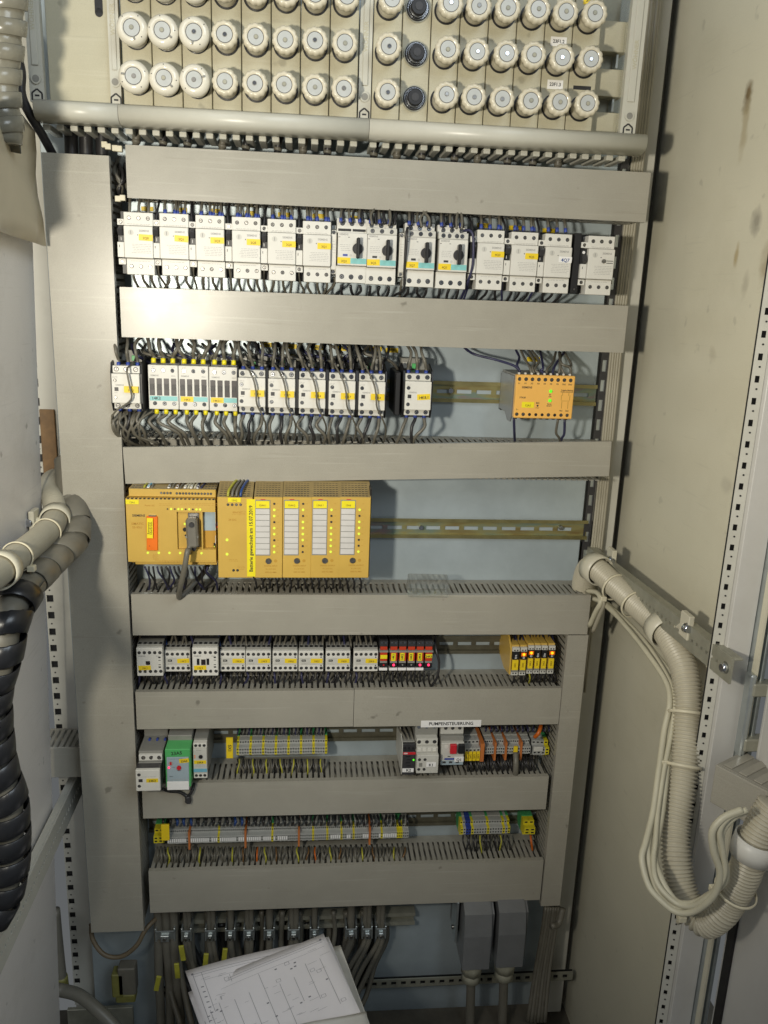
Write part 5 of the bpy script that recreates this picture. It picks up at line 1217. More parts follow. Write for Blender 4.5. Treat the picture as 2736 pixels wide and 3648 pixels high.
# pump row
for i in range(46):
    a = 846 + i * 6.9; g_ = i % 7 == 1
    mass([pt(a, 2704, .045), pt(a + U(-3, 3), 2722, .035), pt(a + U(-8, 8), 2750, .03), pt(a + U(-8, 8), 2785, .04)], .0014, 'wire_gy' if g_ else ('wire' if i % 3 else 'wire_black'))
    if i % 2 == 0: mass([pt(a, 2618, .045), pt(a + U(-2, 2), 2605, .045), pt(a + U(-3, 3), 2590, .055)], .0016, 'wire_black' if i % 3 else 'wire_navy')
for i in range(26):
    a = 1660 + i * 9.4; mass([pt(a, 2690, .04), pt(a + U(-2, 6), 2715, .025), pt(a + U(4, 18), 2745, .022), pt(a + U(8, 26), 2775, .045)], .0017, 'wire_black')
    if i % 2: mass([pt(a + 60, 2606, .03), pt(a + 62, 2598, .025), pt(a + 60 + U(-6, 6), 2580, .05)], .0019, 'wire_navy')
wire([pt(1837, 2682, .02), pt(1838, 2720, .008), pt(1836, 2765, .01), pt(1836, 2790, .04)], .0052, 'cable_grey', 'single thick grey cable below the yellow tagged terminal', 'thick cable in the pump row', n=10)
wire([pt(1905, 2626, .015), pt(1918, 2612, .01), pt(1926, 2590, .02), pt(1928, 2575, .04)], .0036, 'wire_orange', 'bright orange wire beside the vertical duct', 'orange wire in the pump row', n=8)
for i in range(3): wire([pt(1450 + i * 14, 2655, .0), pt(1440 + i * 14, 2625, .01), pt(1425 + i * 18, 2600, .03), pt(1420 + i * 18, 2585, .05)], .0022, 'cable_grey', 'light grey wire into the top of the dark slim relay', 'wires above the dark slim relay')
wire([pt(580, 2810, -.02), pt(600, 2818, -.012), pt(640, 2822, -.008), pt(668, 2836, -.008), pt(685, 2815, -.01), pt(692, 2790, 0.0)], .0028, 'wire_black', 'black wire loop hanging below the green relay', 'loop under the green relay', n=8)
wire([pt(668, 2836, -.008), pt(671, 2850, -.008), pt(669, 2858, -.008)], .0055, 'charcoal', 'dark end splice hanging below the green relay', 'splice under the green relay', n=8)
# bottom terminal row
for i in range(70):
    a = 560 + i * 12.8; t = i % 9
    mt = 'wire_gy' if t in (3,) else ('wire_brown' if t == 6 and i > 20 else ('wire_orange' if i in (28, 44) else ('cable_grey' if t in (1, 5) else 'wire')))
    earth = mt == 'wire_gy'
    mass([pt(a, 3018, .045), pt(a + U(-3, 3), 3034, .03), pt(a + U(-9, 6), 3060, .022), pt(a + U(-12, 6), 3095, .03)], .0021 if mt == 'cable_grey' else .0016, mt)
    if i % 2 == 0: mass([pt(a + 20, 2940, .035), pt(a + 20 + U(-4, 4), 2925, .03), pt(a + 20 + U(-6, 6), 2905, .05)], .0026, 'wire_blue' if i in (4, 6, 8, 20, 22) else 'wire_black')
for i in range(14):
    a = 1650 + i * 12; mass([pt(a, 2975, .045), pt(a + U(-4, 10), 3000, .035), pt(a + U(-10, 14), 3040, .035), pt(a + U(-10, 14), 3075, .045)], .0015, 'wire_gy' if i in (5, 11) else 'wire_black')
wire([pt(1890, 2975, .04), pt(1893, 3000, .03), pt(1897, 3030, .03)], .0022, 'wire_orange', 'orange yellow wire at the end terminals', 'orange wire in the bottom row')
me = bpy.data.meshes.new('thin_wires'); MASS['bm'].to_mesh(me); MASS['bm'].free()
for mt in MASS['mats']: me.materials.append(M[mt])
tag(link('thin_wires', me), 'mass of thin wires between the lower devices and the ducts', 'wires', kind='stuff')
# yellow marker tags stuck on the mounting plate
tags = [(525, 744, ''), (645, 748, ''), (772, 752, ''), (895, 760, ''), (1012, 765, ''), (1135, 770, ''), (1262, 777, ''), (1722, 803, '4Q3'), (1836, 812, '4Q5'), (1955, 822, '4Q7'), (950, 1228, '14K4'), (1035, 1234, '14K5'), (1130, 1238, '14K6'), (1225, 1242, '14K7'), (1338, 1243, '14K8'), (1396, 1248, '8K2'), (1900, 1280, '12A1')]
for i, (px, py, s) in enumerate(tags):
    lab = 'yellow marker tag on the plate behind the wires, ' + (ordn[i] + ' from the left above the breakers' if i < 10 else ('above the amber relay' if i == 16 else ordn[i - 10] + ' from the left above the contactors'))
    e = sign('marker_tag', lab, s, px - 22, py - 9, px + 22, py + 9, PL - .0005, 5.2, 'yellow_tag', 'ink'); e['group'] = 'yellow marker tags on the plate'
# cables leaving the fuse rail
for i, px in enumerate((486, 582, 669, 793, 877, 991, 1081, 1168, 1333, 1415, 1503, 1620, 1702, 1809, 1899, 1989)):
    dy = (px - 480) * .055
    o = wire([pt(px + 10, 452 + dy, .03), pt(px + 4, 475 + dy, .025), pt(px - 2, 505 + dy, .025), pt(px - 4, 545 + dy, .04)], .0050, 'wire_black' if i % 3 else 'wire', '%s short thick cable from the left under the fuse rail' % (ordn + ['eleventh', 'twelfth', 'thirteenth', 'fourteenth', 'fifteenth', 'sixteenth'])[i], 'cables under the fuse rail', n=9)
    q = tube('tie', [pt(px + 1, 497 + dy, .025), pt(px - 1, 503 + dy, .025), pt(px - 2, 509 + dy, .025)], .0062, 'cable_grey', 9, 1); q.location = q.location - o.location; q.parent = o
for px, l in ((252, 'left'), (305, 'middle'), (363, 'right')):
    wire([pt(px - 6, 410, .045), pt(px, 460, .045), pt(px + 2, 520, .045), pt(px + 3, 580, .045)], .0095, 'wire_black', '%s of three thick black cables above the tall left duct' % l, 'thick black cables', n=14, name='power_cable', cat='cable')
for i in range(7):
    a = 402 + i * 5; wire([pt(a + U(0, 30), 560 + i * 8, .06), pt(a + U(0, 40), 610 + i * 9, .03), pt(a + U(-5, 40), 660 + i * 5, .03), pt(a + U(0, 40), 715, .05)], .0028, 'wire_black' if i % 2 else 'wire', 'black wire crossing between the tall left duct and the top duct', 'wires between tall duct and top duct')
# connector combs at the ends of the ducts
for i, (px, py) in enumerate(((372, 515), (385, 522), (410, 528), (425, 530), (420, 708), (437, 705))):
    c = pt(px, py, .01); tag(wbox('duct_clip', c.x - .004, c.x + .004, .008, .016, c.z - .004, c.z + .004, 'tie', b=.0006), '%s small cream clip at the left end of the top duct' % ordn[i], 'clip', 'duct clips')
# grey cables down the right rear frame
for i in range(5):
    x = .507 + i * .0042
    wire([V(x, PL - .004 - (i % 2) * .004, .70), V(x + .002, PL - .006, .3), V(x - .001, PL - .004, 0), V(x + .001, PL - .006, -.35), V(x, PL - .004, -.62 - .02 * i)], .0024 + .0006 * (i % 2), 'hose_grey', '%s grey cable running down the right plate edge' % ordn[i], 'cables along the right plate edge', n=8, seg=8)
# ------------------------------------------------------------------ hoses
def resample(path, step):
    out = [path[0].copy()]; acc = 0
    for a, b in zip(path, path[1:]):
        L = (b - a).length
        if L < 1e-9: continue
        d = step - acc
        while d <= L: out.append(a.lerp(b, d / L)); d += step
        acc = (acc + L) % step if False else L - (d - step)
    return out
def hose(name, label, pts, r, mt, pitch=.0042, depth=.07, n=22, group=None):
    path = resample(smoothpath([pt(*p) for p in pts], 14), pitch / 4)
    prof = (1, 1, 1 - depth, 1 - depth)
    o = link(name, sweep(path, lambda i: r * prof[i % 4], n, mt, name), None, path[0]); tag(o, label, 'hose', group)
    return o, path
def frame(path, i):
    t = (path[min(i + 2, len(path) - 1)] - path[max(i - 2, 0)]).normalized(); n = t.orthogonal().normalized(); return path[i], t, n, t.cross(n)
def nearest(path, px, py):
    best = 0; bd = 1e9
    for i, p in enumerate(path):
        d = p - CAMPOS; u = 1368 + F * d.dot(cx) / d.dot(cz); v = 1824 + F * d.dot(cy) / d.dot(cz)
        q = (u - px) ** 2 + (v - py) ** 2
        if q < bd: bd, best = q, i
    return best
def band(name, label, path, i, r, w, mt, cat, group, parent=None, n=30, off=Vector((0, 0, 0)), flat=1):
    p, t, a, b = frame(path, i); bm = bmesh.new(); rings = []
    for rr, s in ((r, -w / 2), (r * 1.07, -w / 2), (r * 1.09, 0), (r * 1.07, w / 2), (r, w / 2)):
        rings.append([bm.verts.new(t * s + off + (a * math.cos(2 * math.pi * k / n) + b * math.sin(2 * math.pi * k / n)) * rr) for k in range(n)])
    for q, s in zip(rings, rings[1:] + rings[:1]):
        for k in range(n): bm.faces.new((q[k], q[(k + 1) % n], s[(k + 1) % n], s[k]))
    bmesh.ops.recalc_face_normals(bm, faces=bm.faces[:])
    o = link(name, finish(bm, (name, random.random()), mt, True), None, p); tag(o, label, cat, group)
    return o
def tie(label, path, px, py, r, side, off=Vector((0, 0, 0))):
    i = nearest(path, px, py); o = band('cable_tie', label, path, i, r, .0042, 'tie', 'cable tie', 'pale cable ties', off=off)
    p, t, a, b = frame(path, i)
    d = (pt(side[0], side[1], p.y) - p); d -= t * d.dot(t); d.normalize()
    h = wbox('tie_head', -.005, .005, -.005, .005, -.004, .004, 'tie', o, b=.001); h.location = off + d * (r * 1.1 + .002)
    return o
def clamp(label, path, px, py, r, arm, back):
    i = nearest(path, px, py); o = band('hose_clamp', label, path, i, r, .027, 'clamp', 'clamp', 'pale plastic hose clamps')
    p = path[i]; a = Vector(arm) - p
    tube('strap', [p + a * .55, p + a * .8, p + a], .0055, 'clamp', 8, 3, parent=o)
    e = link('bolt', cylm(.0075, .008, 14, 'chrome', .005), o, a + Vector((-.004, -.012, 0)))
    wbox('foot', -.004, .004, -.013, .013, -.019, .016, 'clamp', o, b=.001).location = a
    return o
RH, rp = hose('corrugated_hose', 'thick beige corrugated hose hanging along the right wall', [(2085, 2140, .05), (2078, 2075, .035), (2108, 2020, .0), (2190, 2085, -.06), (2285, 2170, -.13), (2362, 2240, -.19), (2405, 2312, -.235), (2438, 2390, -.27), (2451, 2505, -.30), (2441, 2682, -.33), (2428, 2803, -.35), (2409, 2930, -.37), (2408, 3030, -.39), (2424, 3145, -.41), (2460, 3232, -.43), (2513, 3285, -.45), (2565, 3255, -.465), (2602, 3205, -.47), (2649, 3119, -.48), (2680, 3028, -.485), (2714, 2945, -.485), (2760, 2865, -.485)], .0192, 'hose', pitch=.0050, depth=.17)
clamp('pale hose clamp at the rear end of the right bar', rp, 2120, 2030, .0235, ptx(2178, 1990, .515), 0)
clamp('pale hose clamp with bolt near the front of the right bar', rp, 2364, 2242, .0240, ptx(2446, 2228, .522), 0)
tie('cable tie on the hose between the two right clamps', rp, 2262, 2150, .0215, (2310, 2130), Vector((-.001, 0, -.002)))
tie('thin cable tie just left of the middle of the right bar hose', rp, 2190, 2088, .022, (2135, 2135), Vector((0, 0, -.003)))
tie('upper cable tie on the hanging right hose', rp, 2450, 2535, .0225, (2520, 2545), Vector((-.003, -.002, 0)))
tie('lower cable tie on the hanging right hose', rp, 2436, 2725, .0225, (2330, 2720), Vector((-.003, -.002, 0)))
tie('cable tie round the bottom of the right hose loop', rp, 2470, 3245, .0235, (2430, 3230), Vector((-.002, -.004, .002)))
tie('cable tie on the rising end of the right hose', rp, 2625, 3165, .0235, (2550, 3160), Vector((-.003, -.003, 0)))
band('hose_coupling', 'wide white coupling ring on the rising end of the right hose', rp, nearest(rp, 2684, 3018), .0225, .026, 'white_plastic', 'coupling', None)
GCg = 'light grey cables along the right hose'
base = [(2085, 2125, .03), (2150, 2150, -.02), (2236, 2236, -.12), (2308, 2323, -.20), (2368, 2424, -.26), (2382, 2500, -.29), (2370, 2600, -.31), (2350, 2740, -.345), (2322, 2890, -.38), (2298, 3000, -.41), (2291, 3060, -.425), (2309, 3150, -.445), (2345, 3204, -.46), (2410, 3248, -.475), (2480, 3245, -.49), (2540, 3190, -.505), (2560, 3110, -.51), (2545, 3030, -.51), (2542, 2960, -.51), (2575, 2912, -.51), (2640, 2885, -.51)]
for j, lab in enumerate(('outermost light cable hanging left of the right hose', 'second light cable hanging left of the right hose', 'third light cable hanging left of the right hose', 'inner light cable hanging beside the right hose')):
    pts = []; k_ = (0, 13, 27, 36)[j]
    for q, (x, y, Y) in enumerate(base):
        ox = (0, .2, .5, .7, .8, .7, .7, .7, .9, 1.2, 1.3, 1.1, .8, .3, .2, .6, .7, .9, .9, .9, .6)[q]; oy = .9 if 11 <= q <= 15 else 0
        pts.append(pt(x + k_ * ox + 5 * math.sin(q * 1.7 + j * 2.3), y - k_ * oy, Y + .004 * (j % 2)))
    wire(pts, .0041 if j != 2 else .0036, 'cable_light', lab, GCg, n=9, seg=8, name='cable', cat='cable')
wire([pt(2100, 2230, .0), pt(2122, 2180, -.02), pt(2140, 2145, -.03), pt(2128, 2112, -.01), pt(2090, 2105, .02)], .0042, 'cable_light', 'short light cable turning down beside the duct end', GCg, n=9, name='cable', cat='cable')
wire([pt(2112, 2250, .0), pt(2136, 2190, -.02), pt(2150, 2150, -.03), pt(2140, 2125, -.02)], .0036, 'hose_grey', 'second short cable turning down beside the duct end', GCg, n=9, name='cable', cat='cable')
# left hoses
LH, lp_ = hose('corrugated_hose', 'beige corrugated hose bending forward at the left', [(228, 1730, .105), (202, 1708, .08), (180, 1722, .055), (180, 1754, .03), (192, 1785, .0), (200, 1830, -.03), (185, 1872, -.08), (142, 1918, -.14), (63, 1982, -.23), (0, 2032, -.30), (-110, 2110, -.40), (-260, 2215, -.52), (-420, 2300, -.62)], .0178, 'hose_grey', pitch=.0040, depth=.07)
clamp('pale hose clamp with bolt at the bend of the left hose', lp_, 196, 1848, .0204, pt(122, 1856, -.06), 0)
band('hose_clamp', 'pale hose clamp at the left picture edge', lp_, nearest(lp_, 5, 2035), .0215, .024, 'clamp', 'clamp', 'pale plastic hose clamps')
SH, sp = hose('wrapped_hose', 'dark grey wrapped hose under the left corrugated hose', [(236, 1640, .06), (244, 1730, .03), (262, 1810, .0), (272, 1870, -.03), (262, 1925, -.07), (221, 1966, -.11), (158, 2027, -.17), (95, 2090, -.23), (48, 2155, -.27), (22, 2220, -.29), (2, 2330, -.30), (-34, 2480, -.30), (-30, 2640, -.30), (-9, 2750, -.30), (25, 2850, -.30), (32, 3000, -.30), (25, 3100, -.305), (3, 3200, -.31), (-60, 3300, -.33), (-190, 3420, -.38), (-340, 3500, -.46)], .0185, 'sleeve_grey', pitch=.012, depth=.015)
tie('long cable tie holding both left hoses at the bend', lp_, 165, 1893, .0190, (250, 1960))
tie('long cable tie holding both left hoses near the picture edge', lp_, 62, 1984, .0190, (120, 2030))
# black spiral wrap: a helical ribbon
def spiral(path, i0, i1, r, pitch, w, mt, label, tip=0):
    bm = bmesh.new(); prev = None; nrm = None; acc = 0; first = path[i0]; th = .0014
    last = path[i0]; a0 = 0
    for i in range(i0, i1):
        p = path[i]; t = (path[min(i + 2, len(path) - 1)] - path[max(i - 2, 0)]).normalized()
        if nrm is None: nrm = t.orthogonal().normalized()
        nrm = (nrm - t * nrm.dot(t)).normalized(); bn = t.cross(nrm)
        acc += (p - last).length; last = p
        sub = 6
        for s in range(sub):
            s0 = acc + (s / sub) * (path[min(i + 1, len(path) - 1)] - p).length
            ang = 2 * math.pi * s0 / pitch
            q = p + t * ((s / sub) * (path[min(i + 1, len(path) - 1)] - p).length) - first
            d = nrm * math.cos(ang) + bn * math.sin(ang)
            rr = r * (1 + .03 * math.sin(s0 * 37) )
            ring = [bm.verts.new(q + d * rr - t * w / 2), bm.verts.new(q + d * (rr + th) - t * w * .47), bm.verts.new(q + d * (rr + th * 1.3)), bm.verts.new(q + d * (rr + th) + t * w * .47), bm.verts.new(q + d * rr + t * w / 2)]
            if prev:
                for k in range(5): bm.faces.new((prev[k], prev[(k + 1) % 5], ring[(k + 1) % 5], ring[k]))
            prev = ring
    bmesh.ops.recalc_face_normals(bm, faces=bm.faces[:])
    o = link('spiral_wrap', finish(bm, ('spiral_wrap', random.random()), mt, True), None, first); tag(o, label, 'cable wrap')
    return o
spiral(sp, nearest(sp, 255, 1780), nearest(sp, 80, 2105), .0196, .050, .047, 'sleeve_grey', 'grey spiral wrap round the left hose at its bend')
spiral(sp, nearest(sp, 78, 2110), len(sp) - 1, .0255, .0345, .0295, 'sleeve_black', 'glossy black spiral wrap hanging at the left picture edge')
# wrapped bundle and plastic sleeve, top left
wpath = [(20, -60, -.16), (18, 60, -.16), (8, 180, -.16), (2, 300, -.16), (10, 420, -.16), (20, 520, -.16)]
WHs, wp = hose('wrapped_bundle', 'pale cable bundle in crinkled spiral wrap, top left', wpath, .021, 'wrap', pitch=.02, depth=.06)
spiral(wp, 0, len(wp) - 1, .0225, .027, .018, 'wrap', 'crinkled pale spiral wrap round the top left bundle')
def loft(name, rows, mt, label, cat, thick=.004):
    bm = bmesh.new(); o = rows[0][0]; g = [[bm.verts.new(p - o) for p in r] for r in rows]
    for a, b in zip(g, g[1:]):
        for i in range(len(a) - 1): bm.faces.new((a[i], a[i + 1], b[i + 1], b[i]))
    bmesh.ops.recalc_face_normals(bm, faces=bm.faces[:])
    r = bmesh.ops.solidify(bm, geom=bm.faces[:], thickness=thick)
    ob = link(name, finish(bm, (name, random.random()), mt, True), None, o); tag(ob, label, cat); return ob
rows = []
for t, (xr, yr, xl, yl) in enumerate(((72, 415, -60, 350), (104, 470, -60, 430), (114, 540, -60, 510), (124, 620, -60, 590), (134, 700, -60, 660), (141, 780, -60, 730), (144, 876, -60, 798))):
    row = []
    for j in range(7):
        s = j / 6; y_ = -.02 - .25 * s; b = 10 * math.sin(math.pi * min(1, s * 2.2) * .5)
        row.append(pt(xr + (xl - xr) * s, yr + (yl - yr) * s, y_) + Vector((.004 * math.sin(t * 1.3 + j), 0, 0)))
    rows.append(row)
loft('plastic_sleeve', rows, 'bag', 'yellowish plastic sleeve hanging above the left panel', 'sleeve')
wire([pt(-30, 20, -.04), pt(18, 110, -.04), pt(55, 185, -.035), pt(75, 255, -.03), pt(76, 335, -.03), pt(108, 410, -.02), pt(150, 480, .0), pt(185, 545, .02), pt(200, 580, .03)], .0062, 'wire_black', 'long black cable slanting across the top left corner', 'top left cable', n=10, name='cable', cat='cable')
a = pt(140, 1480, .10); b = pt(206, 1665, .10)
tag(wbox('copper_strap', a.x, b.x, .10, .104, b.z - .03, a.z + .01, 'rust', b=.001), 'rusty brown strap between the left panel and the tall duct', 'strap')
# ------------------------------------------------------------------ bottom of the cabinet
ZC = pt(1000, 3290, .06).z
e = thing('clamp_rail', 'dark rail carrying the cable clamps under the lowest duct', 'rail', (pt(560, 3290, .06).x, .06, ZC)); L = pt(1478, 3290, .06).x - e.location.x
boxes('channel', [(0, L, 0, .018, .012, .014), (0, L, 0, .018, -.014, -.012), (0, L, 0, .002, .006, .012), (0, L, 0, .002, -.012, -.006), (0, L, .018, .02, -.014, .014)], 'galv_dull', e)
GCl = 'cables hanging from the clamp rail'
cl = [(592, .0135, 3), (667, .0065, 2), (752, .007, 2), (822, .0065, 1), (888, .007, 2), (960, .0072, 1), (1047, .008, 2), (1120, .006, 1), (1250, .0078, 1), (1307, .0072, 2), (1355, .0072, 2)]
ords = ['largest and leftmost', 'second', 'third', 'fourth', 'fifth', 'sixth', 'seventh', 'eighth', 'ninth', 'tenth', 'rightmost']
for j, (px, r, n_) in enumerate(cl):
    py = 3312 - (px - 592) * .012; c = pt(px, py, .04)
    o = thing('cable_clamp', '%s metal cable clamp on the dark rail from the left' % ords[j], 'clamp', (c.x, .04, c.z), 'cable clamps under the lowest duct')
    s = r * 1.25
    for sx in (-1, 1): wbox('cheek', sx * s - .0015, sx * s + .0015, -.012, .02, -.016, .012, 'galv', o, b=.0005)
    prism('saddle', [(-.014, .010), (-.010, .006), (-.008, -.012), (-.0105, -.012), (-.0125, .004), (-.016, .009)], -s, s, 'galv', o)
    wbox('pressure_plate', -s * .45, s * .45, -.018, -.011, -.012, .001, 'galv', o, b=.0006); link('clamp_screw', cylm(.003, .004, 10, 'steel'), o, (0, -.019, -.005))
    for q in range(n_):
        x = c.x + (q - (n_ - 1) / 2) * r * (1.05 if n_ > 1 else 0); rr = r * (.62 if n_ == 3 else (.7 if n_ == 2 else .95))
        xe = pt(700 + (px - 600) * .62 + q * 16, 3648, .0).x if px > 640 else pt(560 + q * 40, 3640, .0).x
        wire([V(x, .045, -1.075), V(x, .042, c.z + .01), V(x, .036, c.z - .03), V(x + (xe - x) * .35 + U(-.006, .006), .03, c.z - .10), V(x + (xe - x) * .75 + U(-.006, .006), .01, c.z - .20), V(xe, -.03, -1.455)], rr, 'cable_grey', ('%sgrey cable hanging through the %s clamp' % (('left ', 'right ')[q] if n_ == 2 else (('left ', 'middle ', 'right ')[q] if n_ == 3 else ''), ords[j])), GCl, n=9, name='cable', cat='cable')
for px, py, r_, lab in ((650, 3392, -.12, 'upper yellow cable tag right of the leftmost clamp'), (632, 3455, -.05, 'lower yellow cable tag below the leftmost clamp'), (733, 3420, .1, 'dim yellow cable tag left of the papers'), (800, 3402, .1, 'yellow cable tag just above the papers'), (562, 3500, .2, 'faint yellow cable tag on the leftmost cables')):
    c = pt(px, py, .0); tag(wbox('cable_tag', c.x - .0045, c.x + .0045, -.004, .0, c.z - .016, c.z + .016, 'wire_gy', b=.0006, rot=(0, r_, 0)), lab, 'tag', 'yellow cable tags')
for i in range(13):
    a = 560 + i * 62 + U(-12, 12); xe = a * .7 + 250 + U(-30, 30)
    wire([pt(a, 3245, .062), pt(a + U(-6, 6), 3330, .06), pt(a * .85 + xe * .15, 3430, .045), pt(a * .5 + xe * .5, 3540, .02), pt(xe, 3660, -.02)], U(.0045, .0075), 'cable_grey' if i % 3 else 'wire', 'loose grey cable behind the clamps, %s from the left' % (ordn + ['eleventh', 'twelfth', 'thirteenth'])[i], 'loose cables behind the clamps', n=9, name='cable', cat='cable')
o15 = ordn + ['eleventh', 'twelfth', 'thirteenth', 'fourteenth', 'fifteenth', 'sixteenth']
for i in range(16):  # thickens the real tangle; dark cables added to darken the plate behind
    a = 575 + i * 53 + U(-15, 15); xe = a * .55 + 420 + U(-90, 90)
    wire([pt(a, 3285, .075), pt(a + U(-10, 10), 3350, .07), pt(a * .8 + xe * .2 + U(-20, 20), 3440, .055), pt(a * .45 + xe * .55, 3550, .03), pt(xe, 3670, .0)], U(.005, .009), ('wire_black', 'cable_grey', 'sleeve_black', 'wire')[i % 4], 'dark cable in the tangle behind the papers, %s from the left' % o15[i], 'dark cables behind the papers', n=9, name='cable', cat='cable')
# heavy connectors
GHc = 'heavy grey plug connectors'
for px, py, lab in ((1707, 3240, 'left heavy grey plug connector at the bottom right'), (1829, 3232, 'right heavy grey plug connector at the bottom right')):
    c = pt(px, py, -.02); e = thing('plug_connector', lab, 'connector', (c.x, PL, c.z), GHc)
    w = .0255
    prism('hood', [(-.045, .004), (-.085, 0), (-.105, -.012), (-.112, -.055), (-.112, -.128), (-.05, -.128), (-.045, -.10)], -w, w, 'housing', e)
    prism('bevel', [(-.045, .0), (-.083, -.004), (-.1, -.016), (-.1, -.12), (-.05, -.12)], w, w + .006, 'housing', e)
    wbox('base_housing', -w - .006, w + .006, -.045, 0, -.105, .012, 'housing', e, b=.003)
    wbox('locking_lever', -w - .009, -w - .005, -.075, -.03, -.10, -.01, 'galv', e, b=.001)
    for z in (-.02, -.085): link('lever_pin', cylm(.004, .006, 10, 'steel'), e, (-w - .009, -.05, z), (0, 0, math.pi / 2))
    g = link('gland_nut', cylm(.0205, .030, 8, 'gland'), e, (0, -.082, -.145), (math.pi / 2, 0, 0)); link('gland_dome', cylm(.019, .018, 18, 'gland', .013), e, (0, -.082, -.168), (-math.pi / 2, 0, 0))
    tube('cable', [e.location + V(0, -.082, -.17), e.location + V(.002, -.084, -.22), e.location + V(.004, -.09, -.30)], .009, 'cable_grey', 10, 3, parent=e)
# bundle of black cables down the right side
for i in range(6):
    wire([pt(1945 + i * 9, 3230, .05), pt(1930 + i * 9, 3330, .045), pt(1905 + i * 10, 3470, .03), pt(1880 + i * 12, 3640, .0)], .0042, 'cable_grey' if i % 2 else 'wire', '%s dark cable from the left beside the right plug connector' % ordn[i], 'cables right of the connectors', n=8, name='cable', cat='cable')
wire([pt(2005, 3235, .03), pt(1990, 3290, .02), pt(1965, 3300, .01)], .006, 'cable_grey', 'short grey pipe stub right of the connectors', 'stub right of the connectors', n=9, name='cable', cat='cable')
# low perforated bar and floor parts
zz = pt(1450, 3503, .06).z; x0 = pt(560, 3503, .06).x; x1 = pt(2040, 3480, .06).x
e = thing('floor_bar', 'perforated bar across the back of the cabinet floor', 'bar', (x0, .06, zz - .009)); L = x1 - x0
w_ = [(0, L, 0, .003, 0, .005), (0, L, 0, .003, .014, .019)]; cur = 0; p = .008
while p + .010 < L: w_.append((cur, p, 0, .003, .005, .014)); cur = p + .010; p += .0195
w_.append((cur, L, 0, .003, .005, .014)); boxes('bar_web', w_, 'galv_dull', e)
wbox('bar_backing', 0, L, .006, .008, 0, .019, 'black', e, b=0)
tag(wbox('floor_plate', pt(1250, 3600, .0).x, .47, -.10, .055, zz - .062, zz - .058, 'floor', b=.001), kind='structure')
wire([pt(205, 3525, .02), pt(280, 3545, .01), pt(350, 3600, -.01), pt(430, 3680, -.03)], .0115, 'sleeve_grey', 'thick dark cable curving over the floor at lower left', 'floor cable', n=12, name='cable', cat='cable')
wire([pt(325, 3290, .03), pt(330, 3345, .02), pt(370, 3400, .01), pt(430, 3408, .01), pt(485, 3370, .01), pt(520, 3310, .02), pt(560, 3268, .04)], .0042, 'bow_brown', 'thin brown cable hanging in a bow below the tall duct', 'bow cable', n=9, name='cable', cat='cable')
o = wire([pt(195, 3240, .06), pt(205, 3350, .055), pt(218, 3470, .05), pt(225, 3520, .05)], .0095, 'sleeve_grey', 'dark vertical pipe beside the perforated post with yellow end', 'vertical pipe', n=12, name='pipe', cat='pipe')
q = tube('yellow_end', [pt(219, 3478, .05), pt(222, 3500, .05), pt(225, 3525, .05)], .0112, 'olive', 12, 2); q.location = q.location - o.location; q.parent = o
for px, py, w, h, mt, lab in ((423, 3500, .011, .026, 'olive', 'olive yellow terminal cap on the floor bracket'), (455, 3485, .016, .030, 'cable_grey', 'brown grey block beside the olive cap'), (450, 3545, .018, .009, 'olive', 'olive yellow clip lying below the grey block')):
    c = pt(px, py, .03); tag(wbox('floor_block', c.x - w, c.x + w, .02, .045, c.z - h, c.z + h, mt, b=.002), lab, 'block')
# ------------------------------------------------------------------ papers
def paper(name, label, quad, mt, lift, prints=None, cat='paper', bend=.01, thick=.0004, n=12):
    q = [pt(*c) for c in quad]   # TL TR BR BL
    def S(u, v):
        p = q[0].lerp(q[1], u).lerp(q[3].lerp(q[2], u), v); nrm = (q[1] - q[0]).cross(q[3] - q[0]).normalized()
        if nrm.y > 0: nrm = -nrm
        return p + nrm * (lift + bend * math.sin(math.pi * (u * .9 + v * .35)) * .6 + .0025 * math.sin(u * 5 + v * 3)), nrm
    bm = bmesh.new(); o = S(0, 0)[0]
    g = [[bm.verts.new(S(i / n, j / n)[0] - o) for i in range(n + 1)] for j in range(n + 1)]
    for a, b in zip(g, g[1:]):
        for i in range(n): bm.faces.new((a[i], a[i + 1], b[i + 1], b[i]))
    bmesh.ops.recalc_face_normals(bm, faces=bm.faces[:])
    bmesh.ops.solidify(bm, geom=bm.faces[:], thickness=thick)
    ob = link(name, finish(bm, (name, random.random()), mt, True), None, o); tag(ob, label, cat, 'circuit diagrams at the bottom' if prints else None)
    if prints:
        bm = bmesh.new()
        for u0, v0, u1, v1, w in prints:
            m_ = 10; d = Vector((u1 - u0, v1 - v0)); pr = None; L = d.length; nn = Vector((-d.y, d.x)) / L * w * 1.1
            for i in range(m_ + 1):
                t = i / m_; u, v = u0 + d.x * t, v0 + d.y * t
                r = []
                for s in (-1, 1):
                    p, nr = S(u + nn.x * s, v + nn.y * s); r.append(bm.verts.new(p - o + nr * (thick + .0006)))
                if pr: bm.faces.new((pr[0], pr[1], r[1], r[0]))
                pr = r
        link('printed_diagram', finish(bm, ('print', random.random()), 'print_line'), ob)
    return ob
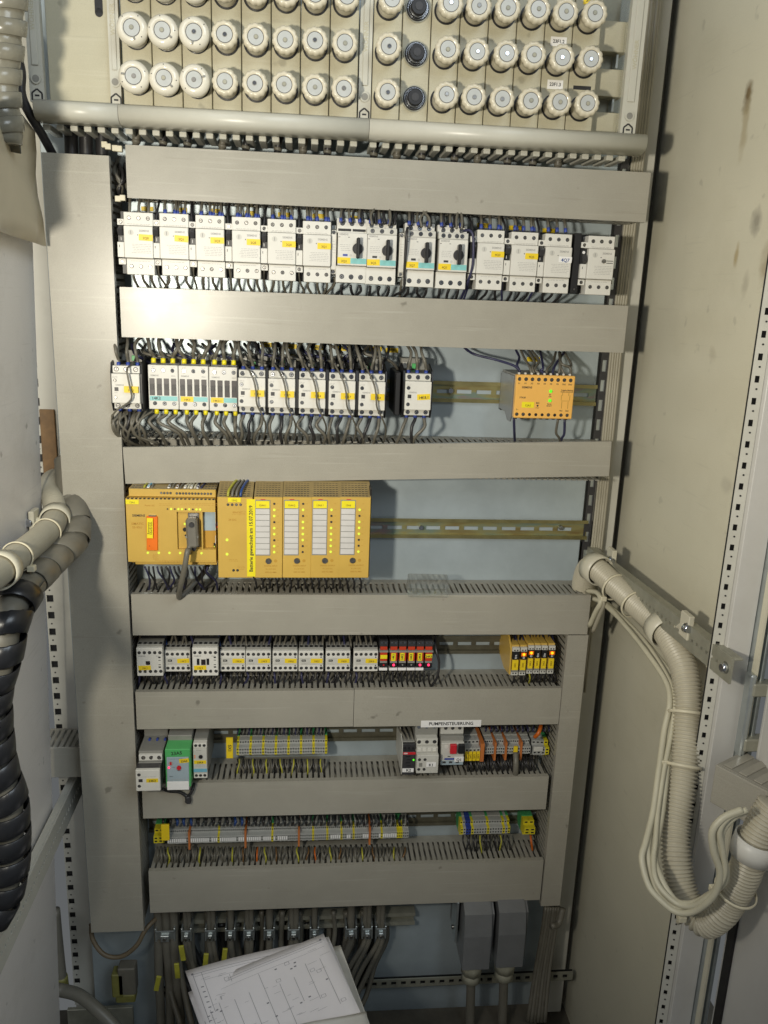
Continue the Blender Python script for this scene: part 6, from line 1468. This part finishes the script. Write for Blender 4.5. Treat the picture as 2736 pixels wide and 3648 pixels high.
def grid(seed):
    R_ = random.Random(seed); L = [(.04, .06, .97, .06, .0012), (.04, .085, .97, .085, .0010), (.04, .06, .04, .98, .0012), (.10, .06, .10, .98, .0010), (.10, .14, .97, .14, .0008)]
    for i in range(8): u = .17 + i * .105; L.append((u, .14 + R_.random() * .2, u, .55 + R_.random() * .4, .0010))
    for i in range(60):
        u, v = .08 + R_.random() * .84, .1 + R_.random() * .75; s = R_.random()
        if s < .5: L.append((u, v, u + .02 + .05 * R_.random(), v, .0009))
        elif s < .8: L.append((u, v, u + .016, v, .0055))
        else:
            for a, b in (((0, 0), (.03, 0)), ((.03, 0), (.03, .03)), ((.03, .03), (0, .03)), ((0, .03), (0, 0))): L.append((u + a[0], v + a[1], u + b[0], v + b[1], .0009))
    for i in range(7): L.append((.065, .2 + i * .05, .085, .2 + i * .05, .004))
    L.append((.03, .055, .045, .055, .008)); L.append((.955, .055, .97, .055, .008))
    return L
paper('circuit_diagram', 'rear sheet of the circuit diagrams, turned up behind the front one', [(660, 3460, -.11), (1170, 3335, -.11), (1320, 3700, -.30), (800, 3850, -.30)], 'paper', 0, grid(2), bend=.003)
paper('circuit_diagram', 'front sheet of the circuit diagrams lying on top', [(686, 3563, -.14), (1164, 3352, -.11), (1310, 3660, -.29), (810, 3900, -.31)], 'paper', .020, grid(5), bend=.004)
paper('plastic_pocket', 'glossy clear pocket edge sticking out right of the papers', [(1150, 3385, -.105), (1205, 3357, -.105), (1330, 3690, -.285), (1270, 3710, -.285)], 'white_plastic', -.006, None, 'pocket', .004)
bd = paper('document_board', 'pale folder board under the papers with a punched hole', [(985, 3690, -.31), (1302, 3622, -.285), (1330, 3770, -.36), (1010, 3830, -.36)], 'board', .012, None, 'folder', .001, .003)
p = pt(1244, 3640, -.294); hle = link('punched_hole', cylm(.003, .002, 12, 'black'), bd, p - bd.location + Vector((0, -.016, .004)), (-.6, 0, 0))
st_ = sheet('document_stand', [tuple(pt(760, 3800, -.26)), tuple(pt(1290, 3700, -.26)), tuple(pt(1290, 3700, -.26) + Vector((.02, -.08, -.40))), tuple(pt(760, 3800, -.26) + Vector((-.02, -.08, -.36)))], -.02, 'board'); tag(st_, 'folder stack standing below the papers at the picture edge', 'folder')
